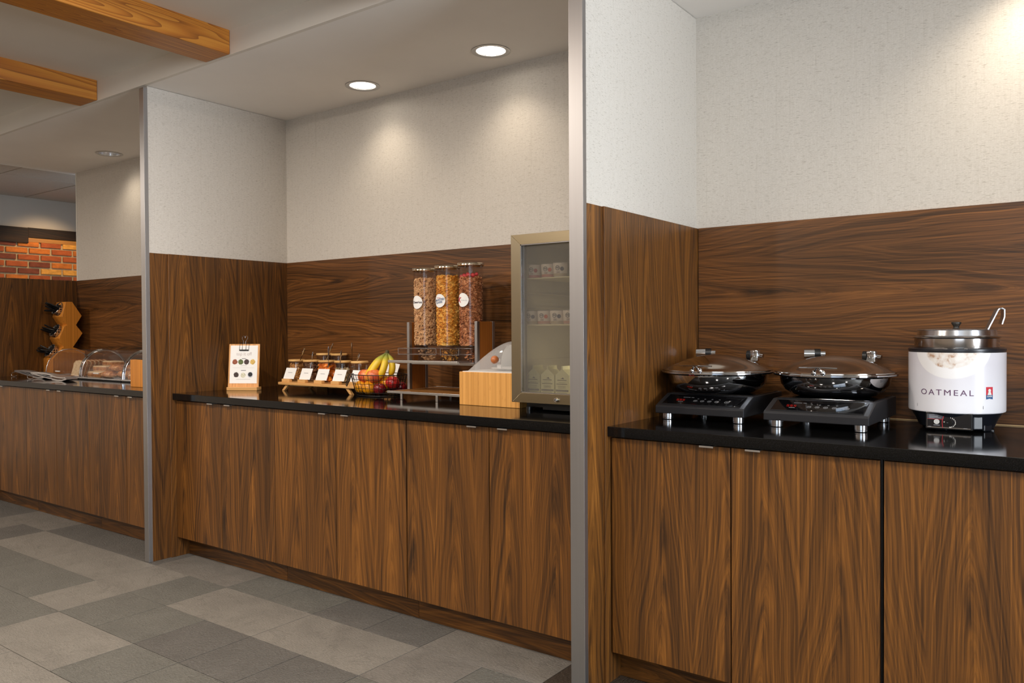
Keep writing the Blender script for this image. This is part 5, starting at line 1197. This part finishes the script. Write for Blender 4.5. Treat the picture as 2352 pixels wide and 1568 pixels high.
def slice_(x, y, z, rx, label, w_=0.075, h_=0.125):
    t = thing('bread_slice', label, 'bread', (x, y, z), group='bread slices under the left cover'); th = 0.016
    pts = [(-w_, 0), (w_, 0), (w_*1.0, h_*0.62), (w_*1.1, h_*0.78), (w_*0.8, h_*0.97), (0, h_*1.02), (-w_*0.8, h_*0.97), (-w_*1.1, h_*0.78), (-w_, h_*0.62)]
    bm = new(); prism(bm, pts, 'y', -th/2, th/2, 0.002); obj('crust', tf(bm, Matrix.Rotation(rx, 4, 'X')), CRUST, t)
    bm = new(); prism(bm, [(a*0.93, 0.004+b*0.93) for a, b in pts], 'y', -th/2-0.0006, th/2+0.0006); obj('crumb', tf(bm, Matrix.Rotation(rx, 4, 'X')), CRUMB, t)
for k in range(7): slice_(-6.235+0.006*k, 2.925+0.027*k, ZTT+0.0106, math.radians(-16), 'upright bread slice in the leaning loaf under the left cover' if 0 < k < 6 else ('frontmost bread slice of the loaf, its pale face showing' if k == 0 else 'rearmost bread slice of the leaning loaf'))
def roll_(x, y, z, a, b, h, label, mat=PAST, nm='pastry', seed=0):
    t = thing(nm, label, nm, (x, y, z)); bm = new(); ball(bm, (0, 0, h*0.82), 1.0, 26, 16, M=None)
    for v in bm.verts:
        p = Vector((v.co.x, v.co.y, v.co.z-h*0.82)); q = 1+0.16*mnoise.noise(p*2.2+Vector((seed, 0, 0)))+0.07*mnoise.noise(p*6+Vector((0, seed, 0)))
        v.co = Vector((p.x*a*q, p.y*b*q, max(h*0.88+p.z*h*q, 0)))
    obj('crumb_body', bm, mat, t, True); return t
def loaf(x, y, z, L, w_, h_, rz, label):
    t = thing('toast_block', label, 'bread', (x, y, z), rz, group='thick toast slices under the middle cover')
    bm = new(); box(bm, -L/2, L/2, -w_/2, w_/2, 0, h_, 0.008); obj('crumb_body', bm, CRUMB, t, True)
    bm = new(); box(bm, -L/2-0.002, L/2+0.002, -w_/2-0.002, w_/2+0.002, 0.004, h_-0.006, 0.007); obj('crust', bm, CRUST, t, True)
zt2 = ZTT+0.0104
loaf(-5.920, 2.95, zt2, 0.17, 0.10, 0.045, 0.05, 'thick pale toast at the bottom front under the middle cover'); loaf(-5.915, 2.985, zt2+0.0455, 0.16, 0.10, 0.04, 0.1, 'second thick toast slice stacked under the middle cover'); loaf(-5.850, 3.01, zt2+0.0865, 0.155, 0.09, 0.035, -0.05, 'topmost thick toast slice under the middle cover')
roll_(-5.740, 2.93, zt2, .085, .05, .03, 'flat brown pastry at the front under the middle cover', seed=1); roll_(-5.610, 2.985, zt2, .085, .055, .034, 'brown pastry beside the steel hoop under the middle cover', seed=2)
roll_(-5.690, 2.96, zt2+0.05, .085, .05, .028, 'golden crusted pastry on top of the pile', seed=3); roll_(-5.518, 2.99, zt2, .06, .05, .035, 'brown pastry next to the bamboo box', seed=4); roll_(-5.535, 2.99, zt2+0.056, .06, .045, .026, 'small pastry on top beside the hoop', seed=6)
loaf(-5.35, 2.905, zt2, 0.07, 0.07, 0.04, 0.1, 'square pale toast corner at the right end of the tray')
# bamboo box partly behind the post
bx2 = bam_box(-4.905, -4.60, 2.630, 2.90, 1.084, 'plain bamboo box on the left worktop beside the metal post', dome=False)
bm = new(); box(bm, -0.13, 0.13, -0.11, 0.11, 0.170, 0.176, 0.002); obj('dark_insert', bm, BLACK, bx2)
# tongs
def tongs(x, y, rz, label):
    t = thing('serving_tongs', label, 'tongs', (x, y, ZTT), rz, group='steel tongs on the left worktop')
    wv = Vector((0, 0.019, 0))
    bm = new(); strip(bm, [Vector((0, 0, 0.040)), Vector((0.10, 0, 0.043)), Vector((0.20, 0, 0.038)), Vector((0.27, 0, 0.030))], wv, 0.0048)
    strip(bm, [Vector((0.27, 0, 0.030)), Vector((0.34, 0, 0.022)), Vector((0.40, 0, 0.020)), Vector((0.43, 0, 0.022))], wv*1.9, 0.0035); obj('upper_arm', bm, SATIN, t)
    bm = new(); strip(bm, [Vector((0.0, 0, 0.038)), Vector((0.10, 0, 0.026)), Vector((0.20, 0, 0.014)), Vector((0.28, 0, 0.008))], wv, 0.0030); strip(bm, [Vector((0.28, 0, 0.009)), Vector((0.34, 0, 0.0045)), Vector((0.39, 0, 0.0055)), Vector((0.44, 0, 0.016))], wv*1.9, 0.0040); obj('lower_arm', bm, SATIN, t)
    bm = new(); strip(bm, [Vector((0.06, 0, 0.036)), Vector((0.12, 0, 0.034)), Vector((0.17, 0, 0.027))], wv*0.7, 0.0052); obj('grip_inlay', bm, BLACK, t)
    t.scale = (1.2, 1.1, 1.15)
    bm = new(); w2 = 0.014
    tube(bm, [(0.24, -w2, 0.020), (0.10, -w2-.004, 0.034), (0.02, -w2-.004, 0.034), (-0.035, -w2-.002, 0.028), (-0.05, -w2, 0.016), (-0.045, -w2, 0.005), (-0.02, -w2+.004, 0.002), (0.01, -w2+.006, 0.008)], 0.0016, 6); obj('wire_spring', bm, SATIN, t, True)
tongs(-6.80, 2.745, math.radians(2), 'steel serving tongs farther left, lying behind the front pair'); tongs(-6.34, 2.67, math.radians(3), 'steel serving tongs lying nearest the left worktop edge')
